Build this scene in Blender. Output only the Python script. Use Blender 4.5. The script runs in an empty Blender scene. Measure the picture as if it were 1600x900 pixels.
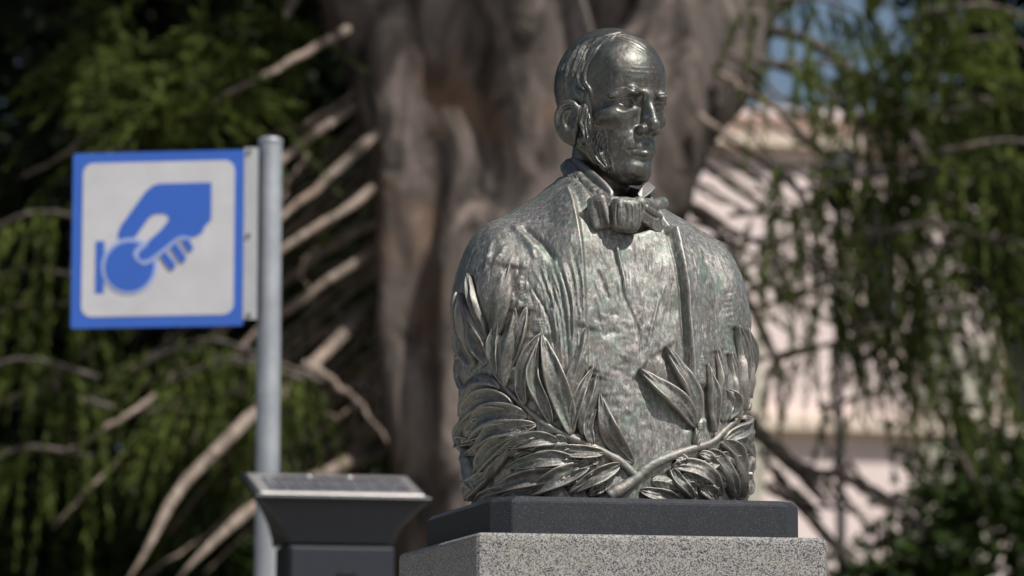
import bpy, bmesh, math, random
import numpy as np
from mathutils import Vector, Matrix
from mathutils.bvhtree import BVHTree

R = math.radians
rng = np.random.default_rng(7)
random.seed(7)
scene = bpy.context.scene
COL = scene.collection

# ------------------------------------------------------------------ camera
FPX = 5700.0                       # focal length in pixels of a 1600 px wide frame
PITCH = 7.605
CAM = Vector((0.0, 0.0, 1.15))
cam_data = bpy.data.cameras.new('camera')
cam_data.sensor_width = 36.0
cam_data.lens = 36.0 * FPX / 1600.0
cam_data.clip_end = 2000.0
cam_data.dof.use_dof = True
cam_data.dof.focus_distance = 6.30
cam_data.dof.aperture_fstop = 4.4
cam_data.dof.aperture_blades = 0
cam = bpy.data.objects.new('camera', cam_data)
COL.objects.link(cam)
cam.location = CAM
cam.rotation_euler = (R(90 + PITCH), 0, 0)
scene.camera = cam

# ------------------------------------------------------------------ sky and sun
TO_SUN = Vector((0.43, -0.41, 0.81)).normalized()
sun_el = math.asin(TO_SUN.z)
sun_az = math.atan2(TO_SUN.x, TO_SUN.y)
world = bpy.data.worlds.new('World')
scene.world = world
world.use_nodes = True
wn = world.node_tree.nodes
sky_node = wn.new('ShaderNodeTexSky')
sky_node.sky_type = 'NISHITA'
sky_node.sun_disc = False
sky_node.sun_elevation = sun_el
sky_node.sun_rotation = sun_az
sky_node.air_density = 1.0
sky_node.dust_density = 1.8
world.node_tree.links.new(sky_node.outputs[0], wn['Background'].inputs[0])
wn['Background'].inputs[1].default_value = 0.072
sd = bpy.data.lights.new('sun', 'SUN')
sd.energy = 4.8
sd.angle = R(0.6)
sd.color = (1.0, 0.965, 0.92)
sun = bpy.data.objects.new('sun', sd)
COL.objects.link(sun)
sun.location = (5, -5, 12)
sun.rotation_euler = TO_SUN.to_track_quat('Z', 'Y').to_euler()
scene.view_settings.view_transform = 'Standard'
scene.view_settings.look = 'None'
scene.view_settings.exposure = 0.0
scene.view_settings.gamma = 1.0
scene.view_settings.use_curve_mapping = False

# ------------------------------------------------------------------ helpers
_p = R(PITCH)
def ray_dir(px, py):
    v = Vector((px - 800.0, FPX * math.cos(_p) - (450.0 - py) * math.sin(_p),
                FPX * math.sin(_p) + (450.0 - py) * math.cos(_p)))
    return v.normalized()

def at(px, py, depth):
    """World point that stands `depth` metres in front of the viewpoint."""
    d = ray_dir(px, py)
    return CAM + d * (depth / d.y)

def tag(o, label=None, cat=None, group=None, kind=None):
    if label: o['label'] = label
    if cat: o['category'] = cat
    if group: o['group'] = group
    if kind: o['kind'] = kind
    return o

def empty(name, loc=(0, 0, 0), rz=0.0, scale=1.0):
    o = bpy.data.objects.new(name, None)
    o.empty_display_size = 0.1
    o.location = loc
    o.rotation_euler = (0, 0, rz)
    o.scale = (scale,) * 3
    COL.objects.link(o)
    return o

def mesh_obj(name, verts, faces, mat=None, parent=None, smooth=True):
    me = bpy.data.meshes.new(name)
    verts = np.asarray(verts, dtype=np.float32)
    if isinstance(faces, np.ndarray):
        n, k = faces.shape
        me.vertices.add(len(verts))
        me.vertices.foreach_set('co', verts.ravel())
        me.loops.add(n * k)
        me.loops.foreach_set('vertex_index', faces.astype(np.int32).ravel())
        me.polygons.add(n)
        me.polygons.foreach_set('loop_start', np.arange(0, n * k, k, dtype=np.int32))
        me.update(calc_edges=True)
        me.validate()
    else:
        me.from_pydata([tuple(map(float, v)) for v in verts], [], faces)
        me.update()
    if smooth:
        me.polygons.foreach_set('use_smooth', np.ones(len(me.polygons), dtype=bool))
    o = bpy.data.objects.new(name, me)
    COL.objects.link(o)
    if mat: me.materials.append(mat)
    if parent: o.parent = parent
    return o

def bm_obj(name, bm, mat=None, parent=None, smooth=False):
    bmesh.ops.recalc_face_normals(bm, faces=bm.faces[:])
    me = bpy.data.meshes.new(name)
    bm.to_mesh(me); bm.free()
    if smooth:
        me.polygons.foreach_set('use_smooth', np.ones(len(me.polygons), dtype=bool))
    o = bpy.data.objects.new(name, me)
    COL.objects.link(o)
    if mat: me.materials.append(mat)
    if parent: o.parent = parent
    return o

def prism(outline, y0, y1):
    """Closed prism from a polygon in the XZ plane, between two y values."""
    bm = bmesh.new()
    a = [bm.verts.new((x, y0, z)) for x, z in outline]
    b = [bm.verts.new((x, y1, z)) for x, z in outline]
    n = len(outline)
    bm.faces.new(a); bm.faces.new(b[::-1])
    for i in range(n):
        j = (i + 1) % n
        bm.faces.new((a[j], a[i], b[i], b[j]))
    return bm

def box_bm(sx, sy, sz, bevel=0.0, seg=2, loc=(0, 0, 0)):
    bm = bmesh.new()
    bmesh.ops.create_cube(bm, size=1.0)
    for v in bm.verts:
        v.co = Vector((v.co.x * sx + loc[0], v.co.y * sy + loc[1], v.co.z * sz + loc[2]))
    if bevel > 0:
        bmesh.ops.bevel(bm, geom=bm.edges[:], offset=bevel, segments=seg, profile=0.6, affect='EDGES')
    return bm

def sweep(path, radii, sides=10, noise=0.0, cap=True, seed=0, squash=None):
    """Tube along a 3-D path; returns verts, faces(list)."""
    P = np.asarray(path, float); n = len(P)
    rad = np.broadcast_to(np.asarray(radii, float), (n,))
    T = np.gradient(P, axis=0); T /= np.linalg.norm(T, axis=1)[:, None] + 1e-9
    up = np.array([0.0, 0.0, 1.0])
    if abs(T[0] @ up) > 0.9: up = np.array([1.0, 0.0, 0.0])
    u = np.cross(T[0], up); u /= np.linalg.norm(u)
    r_ = np.random.default_rng(seed)
    V, F = [], []
    for i in range(n):
        u = u - T[i] * (u @ T[i]); u /= np.linalg.norm(u) + 1e-9
        w = np.cross(T[i], u)
        for k in range(sides):
            a = 2 * math.pi * k / sides
            rr = rad[i] * (1 + noise * r_.uniform(-1, 1))
            V.append(P[i] + (u * math.cos(a) + w * math.sin(a)) * rr)
    for i in range(n - 1):
        for k in range(sides):
            k2 = (k + 1) % sides
            F.append((i * sides + k, i * sides + k2, (i + 1) * sides + k2, (i + 1) * sides + k))
    if cap:
        F.append(tuple(range(sides - 1, -1, -1)))
        F.append(tuple(range((n - 1) * sides, n * sides)))
    return V, F

def resample(pts, n):
    P = np.asarray(pts, float)
    # Catmull-Rom through the points, then even spacing
    if len(P) > 2:
        Q = [P[0]]
        ext = np.vstack([2 * P[0] - P[1], P, 2 * P[-1] - P[-2]])
        for i in range(1, len(ext) - 2):
            p0, p1, p2, p3 = ext[i - 1:i + 3]
            for t in np.linspace(0, 1, 9)[1:]:
                Q.append(0.5 * (2 * p1 + (p2 - p0) * t + (2 * p0 - 5 * p1 + 4 * p2 - p3) * t * t
                                + (3 * p1 - p0 - 3 * p2 + p3) * t ** 3))
        P = np.array(Q)
    s = np.concatenate([[0], np.cumsum(np.linalg.norm(np.diff(P, axis=0), axis=1))])
    t = np.linspace(0, s[-1], n)
    return np.stack([np.interp(t, s, P[:, k]) for k in range(P.shape[1])], axis=1)

# ---------------------------------------------------------------- node helpers
class NT:
    def __init__(self, name):
        self.m = bpy.data.materials.new(name)
        self.m.use_nodes = True
        self.t = self.m.node_tree
        self.b = self.t.nodes['Principled BSDF']
    def n(self, typ, **kw):
        nd = self.t.nodes.new(typ)
        for k, v in kw.items():
            if k.startswith('i_'):
                nd.inputs[k[2:].replace('_', ' ')].default_value = v
            else:
                setattr(nd, k, v)
        return nd
    def l(self, a, b):
        self.t.links.new(a, b)
    def coord(self, kind='Object', scale=(1, 1, 1)):
        tc = self.n('ShaderNodeTexCoord')
        mp = self.n('ShaderNodeMapping')
        mp.inputs['Scale'].default_value = scale
        self.l(tc.outputs[kind], mp.inputs[0])
        return mp.outputs[0]
    def noise(self, vec, scale, detail=4, rough=0.55, dist=0.0):
        nd = self.n('ShaderNodeTexNoise')
        nd.inputs['Scale'].default_value = scale
        nd.inputs['Detail'].default_value = detail
        nd.inputs['Roughness'].default_value = rough
        nd.inputs['Distortion'].default_value = dist
        self.l(vec, nd.inputs['Vector'])
        return nd.outputs['Fac']
    def ramp(self, fac, stops):
        r = self.n('ShaderNodeValToRGB')
        e = r.color_ramp.elements
        while len(e) < len(stops): e.new(0.5)
        for k, (p, c) in enumerate(stops):
            e[k].position = p
            e[k].color = (*c, 1) if len(c) == 3 else c
        self.l(fac, r.inputs[0])
        return r.outputs[0]
    def mix(self, fac, a, b, mode='MIX'):
        m = self.n('ShaderNodeMix', data_type='RGBA', blend_type=mode)
        for sock, v in ((m.inputs['Factor'], fac), (m.inputs[6], a), (m.inputs[7], b)):
            if isinstance(v, (int, float)): sock.default_value = v
            elif isinstance(v, tuple): sock.default_value = (*v, 1) if len(v) == 3 else v
            else: self.l(v, sock)
        return m.outputs[2]
    def math(self, op, a, b=0.0):
        m = self.n('ShaderNodeMath', operation=op)
        for s, v in zip(m.inputs, (a, b)):
            if isinstance(v, (int, float)): s.default_value = v
            else: self.l(v, s)
        return m.outputs[0]
    def bump(self, h, strength=0.3, dist=0.01, normal=None):
        b = self.n('ShaderNodeBump')
        b.inputs['Strength'].default_value = strength
        b.inputs['Distance'].default_value = dist
        self.l(h, b.inputs['Height'])
        if normal is not None: self.l(normal, b.inputs['Normal'])
        return b.outputs[0]
    def set(self, **kw):
        names = {'base': 'Base Color', 'rough': 'Roughness', 'metal': 'Metallic', 'normal': 'Normal',
                 'spec': 'Specular IOR Level', 'coat': 'Coat Weight', 'trans': 'Transmission Weight',
                 'sheen': 'Sheen Weight', 'ior': 'IOR'}
        for k, v in kw.items():
            s = self.b.inputs[names[k]]
            if isinstance(v, (int, float)): s.default_value = v
            elif isinstance(v, tuple): s.default_value = (*v, 1) if len(v) == 3 else v
            else: self.l(v, s)
        return self.m

# ------------------------------------------------------------------ implicit sculpting
def sdf_ell(p, c, r):
    q = (p - np.float32(c)) / np.float32(r)
    k0 = np.sqrt((q * q).sum(1))
    q2 = q / np.float32(r)
    k1 = np.sqrt((q2 * q2).sum(1)) + 1e-9
    return k0 * (k0 - 1.0) / k1

def rot_pts(p, c, ax):
    M = np.array(Matrix.Rotation(ax[0], 3, 'X') @ Matrix.Rotation(ax[1], 3, 'Y') @ Matrix.Rotation(ax[2], 3, 'Z'), dtype=np.float32)
    return (p - np.float32(c)) @ M

def sdf_ell_rot(p, c, r, ax):
    return sdf_ell(rot_pts(p, c, ax), (0, 0, 0), r)

def sdf_cap(p, a, b, ra, rb):
    a = np.float32(a); b = np.float32(b)
    ba = b - a
    h = np.clip(((p - a) @ ba) / (ba @ ba), 0, 1)
    d = p - a - h[:, None] * ba
    return np.sqrt((d * d).sum(1)) - (ra + (rb - ra) * h)

def sdf_rbox(p, c, half, r, ax=None):
    q = rot_pts(p, c, ax) if ax is not None else p - np.float32(c)
    q = np.abs(q) - (np.float32(half) - r)
    return np.sqrt((np.maximum(q, 0) ** 2).sum(1)) + np.minimum(q.max(1), 0) - r

def smin(a, b, k):
    h = np.clip(0.5 + 0.5 * (b - a) / k, 0, 1)
    return b + (a - b) * h - k * h * (1 - h)

def smax(a, b, k):
    return -smin(-a, -b, k)

def ssub(a, b, k):
    return smax(a, -b, k)

def surface_nets(func, lo, hi, h, block=6):
    lo = np.array(lo, float); hi = np.array(hi, float)
    nb = np.ceil((hi - lo) / (h * block)).astype(int)
    n = nb * block + 1
    # coarse pass marks the blocks that the surface can cross
    cg = np.stack(np.meshgrid(*[lo[k] + (np.arange(nb[k]) + 0.5) * h * block for k in range(3)], indexing='ij'), -1)
    cv = func(cg.reshape(-1, 3).astype(np.float32)).reshape(nb)
    act = np.abs(cv) < h * block * 1.7
    vals = np.repeat(np.repeat(np.repeat(np.where(cv < 0, -50, 50).astype(np.float32), block, 0), block, 1), block, 2)
    vals = np.pad(vals, ((0, 1),) * 3, mode='edge')
    am = np.repeat(np.repeat(np.repeat(act, block, 0), block, 1), block, 2)
    am = np.pad(am, ((0, 1),) * 3, mode='edge')
    am[1:] |= am[:-1]; am[:, 1:] |= am[:, :-1]; am[:, :, 1:] |= am[:, :, :-1]
    idx = np.argwhere(am)
    for s in range(0, len(idx), 400000):
        ii = idx[s:s + 400000]
        pts = (lo + ii * h).astype(np.float32)
        vals[ii[:, 0], ii[:, 1], ii[:, 2]] = func(pts)
    ins = vals < 0
    m = np.array(ins.shape) - 1
    cnt = np.zeros(m, dtype=np.int8)
    for dx in (0, 1):
        for dy in (0, 1):
            for dz in (0, 1):
                cnt += ins[dx:m[0] + dx, dy:m[1] + dy, dz:m[2] + dz]
    cells = np.argwhere((cnt > 0) & (cnt < 8))
    acc = np.zeros((len(cells), 3)); num = np.zeros(len(cells))
    corners = [(a, b, c) for a in (0, 1) for b in (0, 1) for c in (0, 1)]
    for c0 in corners:
        for ax in range(3):
            if c0[ax]: continue
            c1 = list(c0); c1[ax] = 1
            i0 = cells + np.array(c0); i1 = cells + np.array(c1)
            v0 = vals[i0[:, 0], i0[:, 1], i0[:, 2]]; v1 = vals[i1[:, 0], i1[:, 1], i1[:, 2]]
            cr = (v0 < 0) != (v1 < 0)
            t = np.where(cr, v0 / np.where(cr, v0 - v1, 1), 0)
            pt = np.array(c0, float) + t[:, None] * (np.array(c1) - np.array(c0))
            acc += pt * cr[:, None]; num += cr
    V = lo + (cells + acc / num[:, None]) * h
    vid = np.full(m, -1, dtype=np.int64)
    vid[cells[:, 0], cells[:, 1], cells[:, 2]] = np.arange(len(cells))
    F = []
    for ax in range(3):
        s0 = [slice(None)] * 3; s1 = [slice(None)] * 3
        s0[ax] = slice(0, -1); s1[ax] = slice(1, None)
        a = ins[tuple(s0)]; b = ins[tuple(s1)]
        e = np.argwhere(a != b)
        o1, o2 = (ax + 1) % 3, (ax + 2) % 3
        ok = (e[:, o1] > 0) & (e[:, o2] > 0) & (e[:, o1] < m[o1]) & (e[:, o2] < m[o2])
        e = e[ok]
        q = []
        for d1, d2 in ((1, 1), (0, 1), (0, 0), (1, 0)):
            c = e.copy(); c[:, o1] -= d1; c[:, o2] -= d2
            q.append(vid[c[:, 0], c[:, 1], c[:, 2]])
        q = np.stack(q, 1)
        flip = ~a[e[:, 0], e[:, 1], e[:, 2]]
        q[flip] = q[flip][:, ::-1]
        F.append(q)
    F = np.concatenate(F)
    F = F[(F >= 0).all(1)]
    return V, F

def vnormals(V, F):
    fn = np.cross(V[F[:, 2]] - V[F[:, 0]], V[F[:, 3]] - V[F[:, 1]])
    N = np.zeros_like(V)
    for k in range(4):
        for c in range(3):
            N[:, c] += np.bincount(F[:, k], fn[:, c], len(V))
    return N / (np.linalg.norm(N, axis=1)[:, None] + 1e-12)

def seg_dist(P, pts):
    """Distance of points to a polyline; also arc parameter and the nearest segment's side vector sign source."""
    best = np.full(len(P), 1e9); tt = np.zeros(len(P)); ss = np.zeros(len(P), int)
    n = len(pts) - 1
    for i in range(n):
        a, b = pts[i], pts[i + 1]
        ba = b - a
        h = np.clip(((P - a) @ ba) / (ba @ ba + 1e-9), 0, 1)
        d = np.linalg.norm(P - a - h[:, None] * ba, axis=1)
        m = d < best
        best[m] = d[m]; tt[m] = (i + h[m]) / n; ss[m] = i
    return best, tt, ss

# ------------------------------------------------------------------ materials
def bronze(name, grey, zs, rough0=0.30, dark=1.0, bump=0.3, wax=0.06):
    """Weathered statue bronze: brown metal, grey oxide film, green patina; `grey` = amount of oxide."""
    t = NT(name)
    v = t.coord('Object')
    vs = t.coord('Object', (1, 1, zs))
    big = t.noise(v, 0.012, 5, 0.6)
    mid = t.noise(v, 0.05, 6, 0.65, 0.6)
    fine = t.noise(vs, 0.20, 8, 0.75, 0.6)
    scr = t.noise(t.coord('Object', (1, 1, zs * 0.4)), 0.55, 4, 0.7, 0.3)
    d = dark
    brown = t.ramp(mid, [(0.25, (0.068 * d, 0.061 * d, 0.053 * d)), (0.75, (0.185 * d, 0.172 * d, 0.155 * d))])
    oxide = t.ramp(fine, [(0.30, (0.065 * d, 0.062 * d, 0.058 * d)), (0.52, (0.23 * d, 0.217 * d, 0.20 * d)), (0.72, (0.58 * d, 0.55 * d, 0.51 * d))])
    amt = t.math('ADD', t.math('MULTIPLY', big, 0.9), t.math('MULTIPLY', fine, 0.5))
    f1 = t.ramp(amt, [(0.85 - 0.55 * grey, (0, 0, 0)), (1.10 - 0.35 * grey, (1, 1, 1))])
    c = t.mix(f1, brown, oxide)
    gm = t.noise(v, 0.021, 8, 0.72, 1.0)
    f2 = t.ramp(gm, [(0.48, (0, 0, 0)), (0.68, (0.85, 0.85, 0.85))])
    c = t.mix(t.math('MULTIPLY', f2, 0.5 + 0.35 * grey), c, (0.115 * d, 0.19 * d, 0.15 * d))
    rm = t.noise(t.coord('Object', (1, 1, 1)), 0.017, 6, 0.7, 0.5)
    c = t.mix(t.ramp(rm, [(0.56, (0, 0, 0)), (0.72, (0.38, 0.38, 0.38))]), c, (0.20 * d, 0.14 * d, 0.11 * d))
    run = t.noise(t.coord('Object', (1, 1, 0.07)), 0.075, 5, 0.65, 0.4)
    c = t.mix(t.math('MULTIPLY', t.ramp(run, [(0.54, (0, 0, 0)), (0.66, (1, 1, 1))]), 0.25 * grey), c, (0.36 * d, 0.40 * d, 0.37 * d))
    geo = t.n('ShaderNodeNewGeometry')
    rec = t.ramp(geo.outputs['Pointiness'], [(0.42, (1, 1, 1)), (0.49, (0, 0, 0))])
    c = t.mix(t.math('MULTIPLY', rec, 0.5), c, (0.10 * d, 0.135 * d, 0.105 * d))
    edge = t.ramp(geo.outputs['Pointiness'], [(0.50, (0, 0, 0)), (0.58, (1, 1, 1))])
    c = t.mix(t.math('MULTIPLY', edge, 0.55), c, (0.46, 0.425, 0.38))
    rough = t.ramp(fine, [(0.25, (rough0,) * 3), (0.75, (rough0 + 0.20,) * 3)])
    h = t.math('ADD', t.math('MULTIPLY', fine, 1.3), t.math('ADD', t.math('MULTIPLY', scr, 0.8), t.math('MULTIPLY', mid, 0.8)))
    nrm = t.bump(h, bump, 0.006)
    t.b.inputs['Coat Roughness'].default_value = 0.14
    return t.set(base=c, rough=rough, metal=0.80, normal=nrm, coat=wax)

def speckle_granite(name, cols, scale, rough, bump, stain=0.35):
    t = NT(name)
    v = t.coord('Object')
    vo = t.n('ShaderNodeTexVoronoi'); vo.inputs['Scale'].default_value = scale
    t.l(v, vo.inputs['Vector'])
    sep = t.n('ShaderNodeSeparateColor'); t.l(vo.outputs['Color'], sep.inputs[0])
    c = t.ramp(sep.outputs[0], cols)
    n2 = t.noise(v, scale * 0.05, 4, 0.6)
    c = t.mix(t.ramp(n2, [(0.45, (0, 0, 0)), (0.75, (stain,) * 3)]), c, (0.32, 0.28, 0.21))
    n3 = t.noise(v, scale * 0.8, 2, 0.5)
    nrm = t.bump(t.math('ADD', n3, sep.outputs[1]), bump, 0.002)
    return t.set(base=c, rough=rough, normal=nrm)

M_granite = speckle_granite('granite', [(0.0, (0.02, 0.02, 0.022)), (0.2, (0.06, 0.06, 0.065)), (0.36, (0.155, 0.15, 0.147)), (0.6, (0.28, 0.272, 0.258)), (1.0, (0.36, 0.345, 0.315))], 540, 0.7, 0.3)
M_plinth = speckle_granite('dark_stone', [(0.0, (0.016, 0.017, 0.020)), (0.7, (0.026, 0.028, 0.033)), (0.93, (0.04, 0.043, 0.05)), (1.0, (0.11, 0.11, 0.12))], 900, 0.36, 0.08, 0.02)

def plain(name, col, rough=0.5, metal=0.0, nscale=30, var=0.12, bump=0.03):
    t = NT(name)
    v = t.coord('Object')
    n1 = t.noise(v, nscale, 5, 0.6)
    lo = tuple(c * (1 - var) for c in col); hi = tuple(min(1, c * (1 + var)) for c in col)
    c = t.ramp(n1, [(0.3, lo), (0.7, hi)])
    return t.set(base=c, rough=rough, metal=metal, normal=t.bump(n1, bump, 0.01))

M_blue = plain('sign_blue', (0.045, 0.135, 0.52), 0.4, 0, 8, 0.05)
M_white = plain('sign_white', (0.58, 0.57, 0.58), 0.45, 0, 9, 0.08)
M_ring = plain('sign_outline', (0.36, 0.44, 0.70), 0.45, 0, 6, 0.05)
M_galv = plain('galvanised_steel', (0.42, 0.44, 0.46), 0.45, 0.55, 14, 0.15)
M_flange = plain('aluminium_flange', (0.55, 0.55, 0.55), 0.5, 0.3, 10, 0.1)
M_bolt = plain('bolt_steel', (0.12, 0.12, 0.12), 0.5, 0.6, 40)
M_meter = plain('meter_paint', (0.006, 0.008, 0.012), 0.34, 0.1, 60, 0.2)
M_meter2 = plain('meter_panel', (0.024, 0.026, 0.034), 0.40, 0.1, 60, 0.15)
M_meter_frame = plain('panel_frame', (0.36, 0.34, 0.325), 0.35, 0.5, 40, 0.1)
M_cell = plain('solar_cell', (0.030, 0.032, 0.042), 0.25, 0.2, 80, 0.3)
M_cellline = plain('cell_grid', (0.35, 0.35, 0.38), 0.4, 0.5, 40)

def bark_mat(name, lo, mid, hi, orange, scale=1.0):
    t = NT(name)
    v = t.coord('Object')
    vz = t.coord('Object', (1, 1, 0.45))
    n1 = t.noise(vz, 6 * scale, 7, 0.62, 0.8)
    n2 = t.noise(v, 1.6 * scale, 4, 0.6)
    c = t.ramp(n1, [(0.36, lo), (0.5, mid), (0.66, hi)])
    c = t.mix(t.ramp(n2, [(0.55, (0, 0, 0)), (0.66, (0.6, 0.6, 0.6))]), c, orange)
    return t.set(base=c, rough=0.85, normal=t.bump(n1, 0.7, 0.06))
M_bark = bark_mat('trunk_bark', (0.022, 0.017, 0.013), (0.105, 0.083, 0.070), (0.25, 0.203, 0.176), (0.22, 0.12, 0.065))
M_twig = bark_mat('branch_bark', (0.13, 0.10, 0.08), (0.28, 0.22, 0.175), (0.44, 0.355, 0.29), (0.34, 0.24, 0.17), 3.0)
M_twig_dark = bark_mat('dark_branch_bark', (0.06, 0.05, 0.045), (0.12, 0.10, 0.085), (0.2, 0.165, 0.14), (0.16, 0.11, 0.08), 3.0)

def leaf_mat(name, dark, light, transl=0.35):
    t = NT(name)
    oi = t.n('ShaderNodeNewGeometry')
    v = t.coord('Object')
    n1 = t.noise(v, 2.5, 3, 0.6)
    f = t.math('ADD', t.math('MULTIPLY', oi.outputs['Random Per Island'], 0.35), t.math('MULTIPLY', n1, 0.75))
    c = t.ramp(f, [(0.35, dark), (0.8, light)])
    t.set(base=c, rough=0.6, spec=0.18)
    tr = t.n('ShaderNodeBsdfTranslucent'); t.l(c, tr.inputs[0])
    mx = t.n('ShaderNodeMixShader'); mx.inputs[0].default_value = transl
    out = t.t.nodes['Material Output']
    t.l(t.b.outputs[0], mx.inputs[1]); t.l(tr.outputs[0], mx.inputs[2]); t.l(mx.outputs[0], out.inputs[0])
    return t.m
M_needle = leaf_mat('araucaria_leaf', (0.008, 0.018, 0.004), (0.17, 0.215, 0.045), 0.4)
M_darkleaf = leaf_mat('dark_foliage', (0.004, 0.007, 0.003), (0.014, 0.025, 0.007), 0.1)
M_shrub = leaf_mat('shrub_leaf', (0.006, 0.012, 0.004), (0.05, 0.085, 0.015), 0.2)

M_pink = plain('pink_stucco', (0.80, 0.67, 0.625), 0.85, 0, 1.5, 0.06, 0.1)
M_cream = plain('cream_stucco', (0.78, 0.66, 0.53), 0.85, 0, 2, 0.06, 0.1)
M_shutter = plain('grey_cream_shutter', (0.46, 0.43, 0.35), 0.7, 0, 2, 0.08, 0.1)
M_glass = NT('window_glass').set(base=(0.03, 0.035, 0.045), rough=0.08)
M_darkwood = plain('dark_shutter', (0.05, 0.045, 0.04), 0.6, 0, 5)
M_post = plain('dark_post_paint', (0.02, 0.022, 0.026), 0.45, 0.3, 20)
def ground_mat():
    t = NT('ground_soil')
    v = t.coord('Object')
    n = t.noise(v, 0.6, 6, 0.6); n2 = t.noise(v, 18, 4, 0.6)
    c = t.ramp(n, [(0.35, (0.10, 0.085, 0.06)), (0.65, (0.16, 0.14, 0.105))])
    return t.set(base=c, rough=0.95, normal=t.bump(n2, 0.4, 0.03))
M_ground = ground_mat()
def paving_mat():
    t = NT('paving')
    v = t.coord('Object')
    b = t.n('ShaderNodeTexBrick'); b.inputs['Scale'].default_value = 2.5
    b.inputs['Color1'].default_value = (0.33, 0.31, 0.28, 1); b.inputs['Color2'].default_value = (0.38, 0.355, 0.32, 1)
    b.inputs['Mortar'].default_value = (0.2, 0.19, 0.17, 1); b.inputs['Mortar Size'].default_value = 0.012
    t.l(v, b.inputs['Vector'])
    return t.set(base=b.outputs[0], rough=0.8)
M_paving = paving_mat()
# ================================================================== BUST
BUST_ROT = R(14.04)
U = 895.0                                   # sculpting units per metre
BUST_LOC = Vector((0.163, 6.369, 1.6105))
MB = Matrix.Translation(BUST_LOC) @ Matrix.Rotation(BUST_ROT, 4, 'Z') @ Matrix.Scale(1 / U, 4)
MBI = MB.inverted()
CAM_L = MBI @ CAM

def ray_l(px, py):
    d = MBI.to_3x3() @ ray_dir(px, py)
    return d.normalized()

def loc_l(px, py, near=0.0):
    """Bust-local point on a viewing ray; `near` = units in front of the bust's axis."""
    w = at(px, py, BUST_LOC.y - near / U)
    return np.array(MBI @ w)

def vnoise(P, scale, seed=0):
    """Smooth value noise in -1..1."""
    q = P / scale + seed * 17.31
    i = np.floor(q).astype(np.int64); f = q - i
    f = f * f * (3 - 2 * f)
    def h(a):
        v = (a[:, 0] * 374761393 + a[:, 1] * 668265263 + a[:, 2] * 2147483647 + seed * 974711) & 0xffffffff
        v = ((v ^ (v >> 13)) * 1274126177) & 0xffffffff
        return ((v ^ (v >> 16)) & 0xffff) / 32767.5 - 1
    out = 0
    for dx in (0, 1):
        for dy in (0, 1):
            for dz in (0, 1):
                w = (f[:, 0] if dx else 1 - f[:, 0]) * (f[:, 1] if dy else 1 - f[:, 1]) * (f[:, 2] if dz else 1 - f[:, 2])
                out = out + w * h(i + np.array((dx, dy, dz)))
    return out

class Sculpt:
    def __init__(self, V, F):
        self.V = np.asarray(V, float); self.F = F
        self.N = vnormals(self.V, F)
        self.bvh = BVHTree.FromPolygons(self.V.tolist(), F.tolist())
        self.N0 = self.N.copy()
        self.acc = np.zeros(len(self.V))
    def hit(self, px, py):
        d = ray_l(px, py)
        p, n, i, t = self.bvh.ray_cast(CAM_L, d)
        k = 0
        while p is None and k < 120:        # grazes past the outline: step in towards the axis
            k += 1
            if k < 40: px += 1.5 if px < 945 else -1.5
            else: py += 2.0
            p, n, i, t = self.bvh.ray_cast(CAM_L, ray_l(px, py))
        return np.array(p), np.array(n)
    def project(self, pts, n=None):
        P2 = resample(pts, n or max(4, int(sum(math.dist(a, b) for a, b in zip(pts, pts[1:])) / 4)))
        h = [self.hit(*q) for q in P2]
        return np.array([a for a, b in h]), np.array([b for a, b in h])
    def stroke3(self, P, r, amp, kind='ridge', taper=0.15, side=1, edge=2.0, N=None):
        V = self.V
        lo = P.min(0) - 2 * r; hi = P.max(0) + 2 * r
        m = np.where(((V > lo) & (V < hi)).all(1))[0]
        if not len(m): return
        Q = V[m]
        d, t, s = seg_dist(Q, P)
        w = np.ones(len(m))
        if taper > 0:
            w = np.clip(t / taper, 0, 1) * np.clip((1 - t) / taper, 0, 1)
            w = w * w * (3 - 2 * w)
        if kind == 'ridge':
            val = amp * np.exp(-(d / r) ** 2 * 2.2) * w
        elif kind == 'flat':
            val = amp * np.clip((r - d) / edge, 0, 1) * w
        else:                               # step: one side of the line stands proud
            T = (P[1:] - P[:-1])[s]
            rel = Q - P[s]
            sg = np.einsum('ij,ij->i', np.cross(T, self.N0[m]), rel)
            sg = np.sign(sg) * d * side
            up = 1 / (1 + np.exp(-np.clip(sg / edge * 3, -30, 30)))
            fall = np.clip(1 - np.maximum(sg, 0) / r, 0, 1)
            val = amp * up * fall * fall * (3 - 2 * fall) * w * (sg > -r)
        self.acc[m] += val
    def stroke(self, pts, r, amp, **kw):
        P, N = self.project(pts)
        self.stroke3(P, r, amp, **kw)
    def apply(self):
        self.V = self.V + self.N0 * self.acc[:, None]
        self.acc[:] = 0

# ---- head, in head space (x to his left, f forward, z up; z = 0 at the eyes)
HEAD_YAW = R(26)
HEAD_O = np.array([11.0, -6.0, 631.0])
_c, _s = math.cos(HEAD_YAW), math.sin(HEAD_YAW)
def head_to_bust(P):
    x, f, z = P[:, 0], P[:, 1], P[:, 2]
    y = -f
    return np.stack([x * _c - y * _s, x * _s + y * _c, z], 1) + HEAD_O

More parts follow.
